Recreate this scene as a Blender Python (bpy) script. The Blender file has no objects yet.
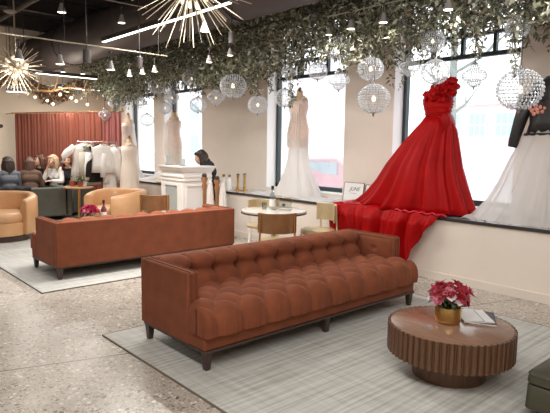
import bpy, bmesh, math, random
from mathutils import Vector, Matrix, noise
PI = math.pi
random.seed(7)
scene = bpy.context.scene
COL = scene.collection

# ------------------------------------------------------------------ materials
def lin(c):
    return tuple(((v/255)/12.92 if v/255 <= .04045 else ((v/255+.055)/1.055)**2.4) for v in c)

def nmat(name):
    m = bpy.data.materials.new(name); m.use_nodes = True
    nt = m.node_tree
    return m, nt, nt.nodes['Principled BSDF']

def mat(name, rgb, rough=.5, metal=0.0, var=0.0, scale=8.0, bump=0.0, bscale=60.0, sheen=0.0, coat=0.0, emit=0.0, ecol=None, stretch=None, trans=0.0, alpha=1.0):
    m, nt, b = nmat(name)
    c = lin(rgb)
    b.inputs['Base Color'].default_value = (*c, 1)
    b.inputs['Roughness'].default_value = rough
    b.inputs['Metallic'].default_value = metal
    if sheen:
        b.inputs['Sheen Weight'].default_value = sheen
        b.inputs['Sheen Roughness'].default_value = .4
        b.inputs['Sheen Tint'].default_value = (*[min(1, v*1.6+.1) for v in c], 1)
    if coat: b.inputs['Coat Weight'].default_value = coat
    if trans: b.inputs['Transmission Weight'].default_value = trans
    if alpha < 1: b.inputs['Alpha'].default_value = alpha
    if emit:
        b.inputs['Emission Color'].default_value = (*(lin(ecol) if ecol else c), 1)
        b.inputs['Emission Strength'].default_value = emit
    if var or bump:
        tc = nt.nodes.new('ShaderNodeTexCoord')
        src = tc.outputs['Object']
        if stretch:
            mp = nt.nodes.new('ShaderNodeMapping'); mp.inputs['Scale'].default_value = stretch
            nt.links.new(src, mp.inputs['Vector']); src = mp.outputs['Vector']
    if var:
        n = nt.nodes.new('ShaderNodeTexNoise'); n.inputs['Scale'].default_value = scale; n.inputs['Detail'].default_value = 5
        nt.links.new(src, n.inputs['Vector'])
        r = nt.nodes.new('ShaderNodeValToRGB')
        r.color_ramp.elements[0].position = .3; r.color_ramp.elements[1].position = .7
        r.color_ramp.elements[0].color = (*[v*(1-var) for v in c], 1)
        r.color_ramp.elements[1].color = (*[min(1, v*(1+var)) for v in c], 1)
        nt.links.new(n.outputs['Fac'], r.inputs['Fac']); nt.links.new(r.outputs['Color'], b.inputs['Base Color'])
    if bump:
        n2 = nt.nodes.new('ShaderNodeTexNoise'); n2.inputs['Scale'].default_value = bscale; n2.inputs['Detail'].default_value = 3
        nt.links.new(src, n2.inputs['Vector'])
        bp = nt.nodes.new('ShaderNodeBump'); bp.inputs['Strength'].default_value = bump; bp.inputs['Distance'].default_value = .01
        nt.links.new(n2.outputs['Fac'], bp.inputs['Height']); nt.links.new(bp.outputs['Normal'], b.inputs['Normal'])
    return m

def terrazzo():
    m, nt, b = nmat('terrazzo'); N = nt.nodes; L = nt.links
    tc = N.new('ShaderNodeTexCoord')
    base = N.new('ShaderNodeTexNoise'); base.inputs['Scale'].default_value = 2.2; base.inputs['Detail'].default_value = 8
    L.new(tc.outputs['Object'], base.inputs['Vector'])
    r0 = N.new('ShaderNodeValToRGB')
    r0.color_ramp.elements[0].position = .3; r0.color_ramp.elements[1].position = .72
    r0.color_ramp.elements[0].color = (*lin((172,163,152)), 1); r0.color_ramp.elements[1].color = (*lin((196,188,178)), 1)
    L.new(base.outputs['Fac'], r0.inputs['Fac'])
    cur = r0.outputs['Color']
    # chips in three sizes, each voronoi cell picks its own tone
    for sc, lo, pal in ((64, .45, [(92,74,60),(150,136,122),(228,220,210),(120,100,84)]), (30, .40, [(74,60,50),(130,112,96),(236,230,222),(160,142,124)]), (130, .4, [(120,104,90),(170,156,140),(226,218,206),(140,124,108)])):
        v = N.new('ShaderNodeTexVoronoi'); v.inputs['Scale'].default_value = sc; v.inputs['Randomness'].default_value = 1
        d = N.new('ShaderNodeTexNoise'); d.inputs['Scale'].default_value = sc*1.3
        mx = N.new('ShaderNodeMixRGB'); mx.inputs['Fac'].default_value = .02
        L.new(tc.outputs['Object'], d.inputs['Vector']); L.new(tc.outputs['Object'], mx.inputs[1]); L.new(d.outputs['Color'], mx.inputs[2])
        L.new(mx.outputs['Color'], v.inputs['Vector'])
        sep = N.new('ShaderNodeSeparateColor'); L.new(v.outputs['Color'], sep.inputs['Color'])
        pr = N.new('ShaderNodeValToRGB'); pr.color_ramp.interpolation = 'CONSTANT'
        pr.color_ramp.elements[0].color = (*lin(pal[0]), 1); pr.color_ramp.elements[1].color = (*lin(pal[1]), 1); pr.color_ramp.elements[1].position = .25
        e = pr.color_ramp.elements.new(.5); e.color = (*lin(pal[2]), 1)
        e = pr.color_ramp.elements.new(.75); e.color = (*lin(pal[3]), 1)
        L.new(sep.outputs[0], pr.inputs['Fac'])
        # chip where close to the cell centre and the cell's second random number says so
        a = N.new('ShaderNodeMath'); a.operation = 'MULTIPLY'; a.inputs[1].default_value = lo*1.25
        L.new(sep.outputs[1], a.inputs[0])
        lt = N.new('ShaderNodeMath'); lt.operation = 'LESS_THAN'; L.new(v.outputs['Distance'], lt.inputs[0]); L.new(a.outputs[0], lt.inputs[1])
        f = N.new('ShaderNodeMath'); f.operation = 'MULTIPLY'; f.inputs[1].default_value = .8; L.new(lt.outputs[0], f.inputs[0])
        mm = N.new('ShaderNodeMixRGB'); L.new(f.outputs[0], mm.inputs['Fac']); L.new(cur, mm.inputs[1]); L.new(pr.outputs['Color'], mm.inputs[2])
        cur = mm.outputs['Color']
    # one saw-cut joint across the slab
    ax, ay, bx_, by_ = -3.877, .963, -3.62, 1.757
    ln = math.hypot(bx_-ax, by_-ay); nx, ny = -(by_-ay)/ln, (bx_-ax)/ln
    sx = N.new('ShaderNodeSeparateXYZ'); L.new(tc.outputs['Object'], sx.inputs[0])
    m1 = N.new('ShaderNodeMath'); m1.operation = 'MULTIPLY_ADD'; m1.inputs[1].default_value = nx; m1.inputs[2].default_value = -(nx*ax+ny*ay); L.new(sx.outputs[0], m1.inputs[0])
    m2 = N.new('ShaderNodeMath'); m2.operation = 'MULTIPLY_ADD'; m2.inputs[1].default_value = ny; L.new(sx.outputs[1], m2.inputs[0]); L.new(m1.outputs[0], m2.inputs[2])
    ab = N.new('ShaderNodeMath'); ab.operation = 'ABSOLUTE'; L.new(m2.outputs[0], ab.inputs[0])
    l2 = N.new('ShaderNodeMath'); l2.operation = 'LESS_THAN'; l2.inputs[1].default_value = .008; L.new(ab.outputs[0], l2.inputs[0])
    mj = N.new('ShaderNodeMixRGB'); L.new(l2.outputs[0], mj.inputs['Fac']); L.new(cur, mj.inputs[1]); mj.inputs[2].default_value = (*lin((104,92,82)), 1)
    L.new(mj.outputs['Color'], b.inputs['Base Color'])
    rn = N.new('ShaderNodeTexNoise'); rn.inputs['Scale'].default_value = 1.3; rn.inputs['Detail'].default_value = 4
    L.new(tc.outputs['Object'], rn.inputs['Vector'])
    mr = N.new('ShaderNodeMapRange'); mr.inputs['From Min'].default_value = .3; mr.inputs['From Max'].default_value = .7; mr.inputs['To Min'].default_value = .22; mr.inputs['To Max'].default_value = .38
    L.new(rn.outputs['Fac'], mr.inputs['Value']); L.new(mr.outputs[0], b.inputs['Roughness'])
    return m

def rugmat():
    m, nt, b = nmat('rug_weave'); N = nt.nodes; L = nt.links
    tc = N.new('ShaderNodeTexCoord')
    def streak(scale, sc):
        mp = N.new('ShaderNodeMapping'); mp.inputs['Scale'].default_value = scale
        L.new(tc.outputs['Object'], mp.inputs['Vector'])
        n = N.new('ShaderNodeTexNoise'); n.inputs['Scale'].default_value = sc; n.inputs['Detail'].default_value = 4
        L.new(mp.outputs['Vector'], n.inputs['Vector']); return n.outputs['Fac']
    s1 = streak((40, 1.4, 1), 1.0); s2 = streak((1.6, 22, 1), 1.0)
    w = N.new('ShaderNodeTexWave'); w.wave_type = 'BANDS'; w.bands_direction = 'X'
    w.inputs['Scale'].default_value = 4.2; w.inputs['Distortion'].default_value = 1.2; w.inputs['Detail'].default_value = 2
    L.new(tc.outputs['Object'], w.inputs['Vector'])
    a = N.new('ShaderNodeMath'); a.operation = 'MULTIPLY_ADD'; a.inputs[1].default_value = .75; L.new(s1, a.inputs[0])
    c = N.new('ShaderNodeMath'); c.operation = 'MULTIPLY'; c.inputs[1].default_value = .3; L.new(s2, c.inputs[0]); L.new(c.outputs[0], a.inputs[2])
    d = N.new('ShaderNodeMath'); d.operation = 'MULTIPLY_ADD'; d.inputs[1].default_value = .05; L.new(w.outputs['Fac'], d.inputs[0]); L.new(a.outputs[0], d.inputs[2])
    r = N.new('ShaderNodeValToRGB')
    r.color_ramp.elements[0].position = .34; r.color_ramp.elements[1].position = .68
    r.color_ramp.elements[0].color = (*lin((158,154,146)), 1); r.color_ramp.elements[1].color = (*lin((206,205,200)), 1)
    L.new(d.outputs[0], r.inputs['Fac']); L.new(r.outputs['Color'], b.inputs['Base Color'])
    b.inputs['Roughness'].default_value = .85
    bp = N.new('ShaderNodeBump'); bp.inputs['Strength'].default_value = .4; bp.inputs['Distance'].default_value = .006
    L.new(d.outputs[0], bp.inputs['Height']); L.new(bp.outputs['Normal'], b.inputs['Normal'])
    return m

def nospec(m, v=.15):
    m.node_tree.nodes['Principled BSDF'].inputs['Specular IOR Level'].default_value = v
    return m

def glassmat(name, tint=(255,255,255), gloss=.07):
    m = bpy.data.materials.new(name); m.use_nodes = True; nt = m.node_tree
    nt.nodes.remove(nt.nodes['Principled BSDF'])
    t = nt.nodes.new('ShaderNodeBsdfTransparent'); t.inputs['Color'].default_value = (*lin(tint), 1)
    g = nt.nodes.new('ShaderNodeBsdfGlossy'); g.inputs['Roughness'].default_value = .02
    fr = nt.nodes.new('ShaderNodeMixShader'); fr.inputs['Fac'].default_value = gloss
    nt.links.new(t.outputs[0], fr.inputs[1]); nt.links.new(g.outputs[0], fr.inputs[2])
    nt.links.new(fr.outputs[0], nt.nodes['Material Output'].inputs['Surface'])
    return m

def sheer(name, rgb, fac=.45, tr=0.0):
    m, nt, b = nmat(name); c = lin(rgb)
    b.inputs['Base Color'].default_value = (*c, 1); b.inputs['Roughness'].default_value = .7
    t = nt.nodes.new('ShaderNodeBsdfTranslucent'); t.inputs['Color'].default_value = (*c, 1)
    x = nt.nodes.new('ShaderNodeMixShader'); x.inputs['Fac'].default_value = fac
    nt.links.new(b.outputs[0], x.inputs[1]); nt.links.new(t.outputs[0], x.inputs[2]); out = x
    if tr:
        p = nt.nodes.new('ShaderNodeBsdfTransparent'); y = nt.nodes.new('ShaderNodeMixShader'); y.inputs['Fac'].default_value = tr
        nt.links.new(x.outputs[0], y.inputs[1]); nt.links.new(p.outputs[0], y.inputs[2]); out = y
    nt.links.new(out.outputs[0], nt.nodes['Material Output'].inputs['Surface'])
    return m

def crystalmat():
    m, nt, b = nmat('crystal_bead')
    b.inputs['Base Color'].default_value = (.90, .92, .95, 1); b.inputs['Roughness'].default_value = .08; b.inputs['Coat Weight'].default_value = 1
    t = nt.nodes.new('ShaderNodeBsdfTransparent'); t.inputs['Color'].default_value = (.93, .96, 1, 1)
    x = nt.nodes.new('ShaderNodeMixShader'); x.inputs['Fac'].default_value = .60
    nt.links.new(t.outputs[0], x.inputs[1]); nt.links.new(b.outputs[0], x.inputs[2]); nt.links.new(x.outputs[0], nt.nodes['Material Output'].inputs['Surface'])
    return m

def brickmat(name, c1, c2, mortar, scale=4.0):
    m, nt, b = nmat(name)
    tc = nt.nodes.new('ShaderNodeTexCoord')
    mp = nt.nodes.new('ShaderNodeMapping'); mp.inputs['Rotation'].default_value = (PI/2, 0, 0)
    nt.links.new(tc.outputs['Object'], mp.inputs['Vector'])
    br = nt.nodes.new('ShaderNodeTexBrick'); br.inputs['Scale'].default_value = scale
    br.inputs['Color1'].default_value = (*lin(c1), 1); br.inputs['Color2'].default_value = (*lin(c2), 1); br.inputs['Mortar'].default_value = (*lin(mortar), 1)
    nt.links.new(mp.outputs[0], br.inputs['Vector']); nt.links.new(br.outputs['Color'], b.inputs['Base Color'])
    b.inputs['Roughness'].default_value = .9
    return m

M = dict(
 terrazzo=terrazzo(), rug=rugmat(), rug_edge=mat('rug_binding',(122,112,100),.9),
 wall=mat('wall_paint',(230,218,207),.7,var=.025,scale=3,bump=.05,bscale=90),
 endwall=mat('end_wall_paint',(232,216,194),.75,var=.03,scale=2),
 trim=mat('trim_paint',(224,213,202),.5),
 reveal=mat('reveal_paint',(240,238,236),.6),
 ceil=mat('ceiling_paint',(52,45,42),.9,var=.15,scale=2),
 steel=mat('dark_painted_steel',(50,44,42),.6,var=.1,scale=4),
 duct=mat('duct_metal',(84,77,78),.55,metal=.35,var=.08,scale=3),
 sill=mat('ledge_dark_edge',(58,56,56),.35,var=.1,scale=4),
 ledge=mat('ledge_white_top',(226,228,230),.22,var=.03,scale=3),
 frame=mat('window_frame_paint',(42,58,64),.45),
 glass=glassmat('window_glass'),
 velvet=mat('rust_velvet',(127,67,40),.9,var=.16,scale=7,bump=.12,bscale=220,sheen=.35),
 velvet_dark=mat('rust_velvet_welt',(106,56,34),.85,var=.1,scale=9,sheen=.4),
 dwood=mat('dark_walnut',(66,50,42),.4,var=.2,scale=14,stretch=(8,8,1)),
 walnut=mat('walnut_fluted',(98,68,48),.38,var=.16,scale=6,stretch=(10,10,1)),
 walnut_top=mat('walnut_top',(146,112,92),.24,var=.14,scale=3,stretch=(3,16,1),coat=.25),
 brass=mat('brushed_brass',(214,178,116),.28,metal=1,var=.08,scale=40,stretch=(1,1,8)),
 brass_pale=mat('pale_brass',(214,196,158),.35,metal=.6,var=.06,scale=20),
 bronze=mat('bronze_back_panel',(160,120,84),.32,metal=.5,var=.12,scale=10),
 tan=mat('tan_leather',(206,158,114),.42,var=.08,scale=5,bump=.06,bscale=150,coat=.1),
 black=mat('black_plastic',(24,22,22),.45),
 grey_vel=mat('charcoal_green_velvet',(88,88,80),.85,var=.1,scale=6,sheen=.4),
 olive=mat('olive_leather',(62,60,44),.5,var=.12,scale=9,bump=.1,bscale=120),
 curtain=mat('terracotta_curtain',(150,86,70),.8,var=.06,scale=3,sheen=.3),
 curtain_pink=mat('dusty_rose_curtain',(160,98,94),.8,var=.06,scale=3,sheen=.3),
 white=mat('white_paint',(236,232,228),.5),
 panel_glass=mat('grey_green_panel',(172,178,176),.2),
 marble=mat('white_marble',(206,199,192),.08,var=.05,scale=4),
 red=nospec(mat('red_satin',(158,4,6),.5,var=.12,scale=5,bump=.04,bscale=40)),
 crimson=mat('crimson_satin_lining',(190,14,44),.4,var=.1,scale=5),
 ivory=sheer('ivory_satin',(250,246,243),.5,.16),
 cream=mat('cream_lace',(240,226,212),.6,var=.05,scale=60,bump=.25,bscale=160),
 nude=mat('nude_lace',(240,216,202),.65,var=.12,scale=45,bump=.3,bscale=120),
 formskin=mat('linen_form',(222,190,160),.7,var=.06,scale=30),
 woodcap=mat('turned_wood',(150,104,66),.4,var=.2,scale=20,stretch=(1,1,5)),
 leather_black=mat('black_leather',(34,32,33),.4,bump=.15,bscale=60),
 patch=mat('rose_embroidery',(196,128,112),.7,var=.3,scale=60),
 crystal=crystalmat(),
 silver=mat('aged_silver',(158,156,154),.3,metal=.8),
 bulbwarm=mat('warm_bulb',(255,240,214),.3,emit=1.1,ecol=(255,240,214)),
 lampface=mat('lamp_face',(255,250,240),.3,emit=4.0,ecol=(255,246,228)),
 linear=mat('linear_diffuser',(255,252,246),.3,emit=3.0,ecol=(255,250,240)),
 lampshell=mat('white_lamp_shell',(138,132,128),.45),
 spike=mat('champagne_spike',(206,196,178),.3,metal=.7),
 petal_red=mat('crimson_petal',(150,22,38),.6,var=.15,scale=30),
 petal_pink=mat('pink_petal',(208,120,140),.6,var=.12,scale=30),
 petal_mag=mat('magenta_petal',(186,40,84),.6,var=.12,scale=30),
 petal_pale=mat('pale_petal',(226,206,216),.6),
 green=mat('leaf_green',(72,84,52),.6,var=.2,scale=20),
 paper=mat('paper_white',(240,238,236),.5), print_grey=mat('print_grey',(96,92,98),.6), print_dark=mat('print_dark',(54,54,58),.5),
 bottle=glassmat('clear_bottle_glass',(232,238,236),.18), label=mat('pale_label',(232,228,226),.5), capb=mat('dark_bottle_cap',(34,34,40),.4),
 wine=mat('dark_rose_bottle',(110,56,62),.2), acrylic=glassmat('acrylic',(240,244,242),.12),
 terracotta=mat('terracotta_pot',(170,92,66),.8), wood_mid=mat('warm_oak',(168,124,88),.5,var=.2,scale=10,stretch=(6,1,6)),
 skin=mat('skin',(222,176,150),.55), lips=mat('lips',(176,92,88),.5), eyes=mat('dark_eyes',(46,34,30),.4),
 hair_dark=mat('dark_brown_hair',(48,34,28),.5,var=.3,scale=40,stretch=(6,6,.6)), hair_brown=mat('brown_hair',(84,56,42),.5,var=.3,scale=40,stretch=(6,6,.6)),
 hair_blond=mat('blond_hair',(190,164,132),.5,var=.2,scale=40,stretch=(6,6,.6)), hair_red=mat('auburn_hair',(112,66,48),.5,var=.3,scale=40,stretch=(6,6,.6)),
 cloth_black=mat('black_cloth',(32,31,34),.85), cloth_grey=mat('blue_grey_cloth',(108,112,122),.85), cloth_brown=mat('brown_cloth',(104,78,66),.85), cloth_white=mat('white_cloth',(232,228,224),.8), cloth_mauve=mat('mauve_cloth',(150,124,116),.85), denim=mat('denim',(96,112,138),.85), cloth_sage=mat('pale_sage_cloth',(198,192,176),.85),
 snow=mat('snowy_pavement',(232,232,236),.9,var=.04,scale=.6), brick=brickmat('pale_brick',(230,200,198),(224,192,190),(232,222,222)), stone=mat('pale_stone_band',(236,232,234),.9), winblue=mat('far_window_blue',(176,206,212),.3), bark=mat('bark_pale',(150,160,156),.9,var=.2,scale=6,stretch=(4,4,1)), carred=mat('car_paint',(214,180,188),.4), carglass=mat('car_glass',(184,200,208),.1), rubber=mat('rubber',(50,50,52),.8), chrome=mat('chrome',(200,200,204),.15,metal=1),
)
LEAF = [mat('leaf_olive',(122,124,98),.7), mat('leaf_sage',(160,160,138),.7), mat('leaf_deep',(76,80,62),.7), mat('leaf_brown',(112,98,82),.7), mat('leaf_silver',(188,188,172),.7)]

# ------------------------------------------------------------------ mesh helpers
def newbm(): return bmesh.new()
def shade(me, ang):
    if ang is None: return
    for p in me.polygons: p.use_smooth = True
    try: me.set_sharp_from_angle(angle=math.radians(ang))
    except Exception: pass

def obj(name, bm, m=None, parent=None, loc=None, smooth=40, bevel=0, subsurf=0, solid=0, rot=None):
    me = bpy.data.meshes.new(name)
    if isinstance(bm, bmesh.types.BMesh):
        bmesh.ops.recalc_face_normals(bm, faces=bm.faces) if not getattr(bm, 'keep', False) else None
        bm.to_mesh(me); bm.free()
    for x in (m if isinstance(m, (list, tuple)) else [m]):
        if x: me.materials.append(x)
    shade(me, smooth)
    o = bpy.data.objects.new(name, me); COL.objects.link(o)
    if parent: o.parent = parent
    if loc: o.location = loc
    if rot: o.rotation_euler = rot
    if bevel:
        b = o.modifiers.new('bevel', 'BEVEL'); b.width = bevel; b.segments = 2; b.limit_method = 'ANGLE'; b.angle_limit = .6
    if solid:
        s = o.modifiers.new('solid', 'SOLIDIFY'); s.thickness = solid; s.offset = 0
    if subsurf:
        s = o.modifiers.new('sub', 'SUBSURF'); s.levels = subsurf; s.render_levels = subsurf
    return o

def rawobj(name, verts, faces, mats, parent=None, midx=None, smooth=None):
    me = bpy.data.meshes.new(name); me.from_pydata(verts, [], faces)
    for x in (mats if isinstance(mats, (list, tuple)) else [mats]): me.materials.append(x)
    if midx: me.polygons.foreach_set('material_index', midx)
    me.update(); shade(me, smooth)
    o = bpy.data.objects.new(name, me); COL.objects.link(o)
    if parent: o.parent = parent
    return o

def box(bm, x0, x1, y0, y1, z0, z1, mtx=None):
    v = [bm.verts.new((x, y, z)) for z in (z0, z1) for y in (y0, y1) for x in (x0, x1)]
    if mtx is not None:
        for q in v: q.co = mtx @ q.co
    for f in ((0,2,3,1), (4,5,7,6), (0,1,5,4), (2,6,7,3), (0,4,6,2), (1,3,7,5)):
        bm.faces.new([v[i] for i in f])
    return v

def ring(bm, pts): return [bm.verts.new(p) for p in pts]
def bridge(bm, a, b, closed=True):
    n = len(a)
    for i in range(n if closed else n-1):
        j = (i+1) % n
        bm.faces.new((a[i], a[j], b[j], b[i]))
def loft(bm, rings, caps=True, closed=True):
    R = [ring(bm, r) for r in rings]
    for a, b in zip(R, R[1:]): bridge(bm, a, b, closed)
    if caps and closed:
        bm.faces.new(list(reversed(R[0]))); bm.faces.new(R[-1])
    return R
def circ(cx, cy, z, rx, ry=None, n=24, ph=0):
    ry = rx if ry is None else ry
    return [(cx+rx*math.cos(2*PI*i/n+ph), cy+ry*math.sin(2*PI*i/n+ph), z) for i in range(n)]
def lathe(bm, prof, n=28, c=(0,0,0), caps=True):
    loft(bm, [circ(c[0], c[1], c[2]+z, max(r, 1e-4), n=n) for r, z in prof], caps)
def frame(d):
    d = Vector(d).normalized(); a = Vector((0,0,1)) if abs(d.z) < .9 else Vector((1,0,0))
    u = d.cross(a).normalized(); return u, d.cross(u).normalized()
def tube(bm, pts, r, n=8, caps=True, closed=False):
    pts = [Vector(p) for p in pts]; rr = r if isinstance(r, (list, tuple)) else [r]*len(pts)
    rings = []
    for i, p in enumerate(pts):
        if closed: d = pts[(i+1) % len(pts)] - pts[i-1]
        else: d = pts[min(i+1, len(pts)-1)] - pts[max(i-1, 0)]
        if i == 0 or True: u, w = frame(d)
        rings.append([p + (u*math.cos(2*PI*k/n) + w*math.sin(2*PI*k/n))*rr[i] for k in range(n)])
    R = [ring(bm, q) for q in rings]
    for a, b in zip(R, R[1:]): bridge(bm, a, b)
    if closed: bridge(bm, R[-1], R[0])
    elif caps:
        bm.faces.new(list(reversed(R[0]))); bm.faces.new(R[-1])
def torus(bm, c, R, r, axis='z', n=32, k=6):
    pts = []
    for i in range(n):
        a = 2*PI*i/n; ca, sa = R*math.cos(a), R*math.sin(a)
        pts.append({'z': (c[0]+ca, c[1]+sa, c[2]), 'x': (c[0], c[1]+ca, c[2]+sa), 'y': (c[0]+ca, c[1], c[2]+sa)}[axis])
    tube(bm, pts, r, k, closed=True)
def sphere(bm, c, r, seg=16, rings=10, sc=(1,1,1)):
    m = Matrix.Translation(c) @ Matrix.Diagonal((sc[0], sc[1], sc[2], 1))
    bmesh.ops.create_uvsphere(bm, u_segments=seg, v_segments=rings, radius=r, matrix=m)
def octa(bm, c, r, h=None, tw=0):
    h = h or r*1.3
    p = [bm.verts.new((c[0]+r*math.cos(tw+i*PI/2), c[1]+r*math.sin(tw+i*PI/2), c[2])) for i in range(4)]
    t = bm.verts.new((c[0], c[1], c[2]+h)); b = bm.verts.new((c[0], c[1], c[2]-h))
    for i in range(4):
        bm.faces.new((p[i], p[(i+1) % 4], t)); bm.faces.new((p[(i+1) % 4], p[i], b))
def capsule(bm, a, b, ra, rb, n=12):
    a, b = Vector(a), Vector(b); d = (b-a)
    if d.length < 1e-5: sphere(bm, a, ra, n, 8); return
    dn = d.normalized(); u, w = frame(dn); rings = []
    for t in (-1, -.7, -.35): rings.append((a + dn*ra*t, ra*math.sqrt(max(0, 1-t*t))+1e-4))
    rings += [(a, ra), (b, rb)]
    for t in (.35, .7, 1): rings.append((b + dn*rb*t, rb*math.sqrt(max(0, 1-t*t))+1e-4))
    loft(bm, [[c + (u*math.cos(2*PI*k/n) + w*math.sin(2*PI*k/n))*r for k in range(n)] for c, r in rings])
def grid(bm, nu, nv, fn):
    V = [[bm.verts.new(fn(i/nu, j/nv)) for j in range(nv+1)] for i in range(nu+1)]
    for i in range(nu):
        for j in range(nv): bm.faces.new((V[i][j], V[i+1][j], V[i+1][j+1], V[i][j+1]))
    return V

# ------------------------------------------------------------------ object helpers
def tag(o, label, cat, group=None, kind=None):
    o['label'] = label; o['category'] = cat
    if group: o['group'] = group
    if kind: o['kind'] = kind
    return o
def thing(name, label, cat, loc=(0,0,0), rz=0, group=None, sc=None):
    o = bpy.data.objects.new(name, None); COL.objects.link(o); o.empty_display_size = .1
    o.location = loc; o.rotation_euler = (0, 0, rz)
    if sc: o.scale = (sc, sc, sc) if not isinstance(sc, tuple) else sc
    return tag(o, label, cat, group)
def struct(name, bm, m, parent=None, label=None, **k):
    o = obj(name, bm, m, parent, **k)
    if not parent:
        o['kind'] = 'structure'; o['label'] = label or name.replace('_', ' '); o['category'] = name.split('_')[0]
    return o
def dup(root, loc, rz=None, label=None, group=None, sc=None):
    def cp(o, par):
        c = o.copy(); COL.objects.link(c)
        if par: c.parent = par
        for ch in KIDS.get(o.name, []): cp(ch, c)
        return c
    KIDS = {}
    for o in COL.objects:
        if o.parent: KIDS.setdefault(o.parent.name, []).append(o)
    r = cp(root, None); r.location = loc
    if rz is not None: r.rotation_euler = (0, 0, rz)
    if label: r['label'] = label
    if group: r['group'] = group
    if sc: r.scale = (sc, sc, sc) if not isinstance(sc, tuple) else sc
    return r

def fuse(name, bm, m, parent, vox=.009, smooth=2, disp=0, seed=0, ridged=0):
    me = bpy.data.meshes.new('tmp'); bmesh.ops.recalc_face_normals(bm, faces=bm.faces); bm.to_mesh(me); bm.free()
    o = bpy.data.objects.new('tmp', me); COL.objects.link(o)
    r = o.modifiers.new('r', 'REMESH'); r.mode = 'VOXEL'; r.voxel_size = vox
    dg = bpy.context.evaluated_depsgraph_get(); me2 = bpy.data.meshes.new_from_object(o.evaluated_get(dg)); bpy.data.objects.remove(o)
    b = newbm(); b.from_mesh(me2)
    for _ in range(smooth): bmesh.ops.smooth_vert(b, verts=b.verts, factor=.5, use_axis_x=True, use_axis_y=True, use_axis_z=True)
    if disp:
        b.normal_update()
        for v in b.verts:
            q = v.co; v.co += v.normal*disp*(noise.noise(Vector((q.x*60, q.y*60, q.z*7+seed))) if not ridged else 1.1-2.6*abs(noise.noise(Vector((q.x*ridged, q.y*ridged, q.z*ridged+seed))))-.8*abs(noise.noise(Vector((q.x*ridged*2.1, q.y*ridged*2.1, q.z*ridged*2.1)))))
    return obj(name, b, m, parent, smooth=180)
def limb(bm, pts, rs, inf=0):
    for (a, b), (ra, rb) in zip(zip(pts, pts[1:]), zip(rs, rs[1:])): capsule(bm, a, b, ra+inf, rb+inf)

# ------------------------------------------------------------------ camera (35 mm, horizon a little above the centre)
F, PIT, ROL, YAW, HC = 534.55, .1125, .0153, .8385, 1.57
fw = Vector((-math.sin(YAW)*math.cos(PIT), math.cos(YAW)*math.cos(PIT), -math.sin(PIT)))
r_ = Vector((math.cos(YAW), math.sin(YAW), 0)); u_ = r_.cross(fw)
rr_ = r_*math.cos(ROL)+u_*math.sin(ROL); uu_ = -r_*math.sin(ROL)+u_*math.cos(ROL)
cam = bpy.data.cameras.new('camera'); co = bpy.data.objects.new('camera', cam); COL.objects.link(co)
cam.sensor_width = 36; cam.lens = F/550*36; cam.clip_start = .05
co.matrix_world = Matrix(((rr_.x, uu_.x, -fw.x, 0), (rr_.y, uu_.y, -fw.y, 0), (rr_.z, uu_.z, -fw.z, HC), (0,0,0,1)))
scene.camera = co

# ------------------------------------------------------------------ room shell
X0, X1, YL, YP, YW, ZC, ZL = -14.1, 2.6, -4.2, 6.4, 6.66, 4.4, .765
bm = newbm(); box(bm, X0-.3, X1, YL, YP+.4, -.12, 0); struct('floor', bm, M['terrazzo'], label='polished terrazzo floor with dark stone chips', smooth=None)
bm = newbm(); box(bm, X0-.3, X1, YL, YP+.4, ZC, ZC+.15); struct('ceiling', bm, M['ceil'], label='dark painted open ceiling deck', smooth=None)
bm = newbm(); box(bm, X0-.3, X0, YL, YP+.4, 0, ZC); struct('wall_back', bm, M['endwall'], label='warm cream end wall behind the curtain', smooth=None)
bm = newbm(); box(bm, X0-.3, X1, YL-.2, YL, 0, ZC); struct('wall_left', bm, M['endwall'], label='cream wall opposite the windows', smooth=None)
bm = newbm(); box(bm, X1, X1+.2, YL-.2, YP+.4, 0, ZC); struct('wall_front', bm, M['endwall'], label='cream wall behind the photographer', smooth=None)
WIN = [(-4.63,-2.86), (-7.37,-5.53), (-10.98,-9.44), (-12.9,-11.45)]
ZB, ZT = .82, 3.75
bm = newbm()
edges = [X0] + [e for w in reversed(WIN) for e in w] + [X1]
for a, b in zip(edges[0::2], edges[1::2]): box(bm, a, b, YP, YP+.38, ZB, ZT)
box(bm, X0, X1, YP, YP+.38, ZT, ZC); box(bm, X0, X1, YP, YP+.38, 0, ZB)
struct('wall_right', bm, M['wall'], label='taupe window wall with broad piers', smooth=None)
bm = newbm()
for a, b in WIN:                                # white linings of the four reveals
    box(bm, a, a+.008, YP+.002, YW-.04, ZB, ZT); box(bm, b-.008, b, YP+.002, YW-.04, ZB, ZT); box(bm, a, b, YP+.002, YW-.04, ZT-.008, ZT); box(bm, a, b, YP-.0, YW-.04, ZB, ZB+.008)
struct('trim_1', bm, M['reveal'], label='white window reveal linings', smooth=None)
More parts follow.
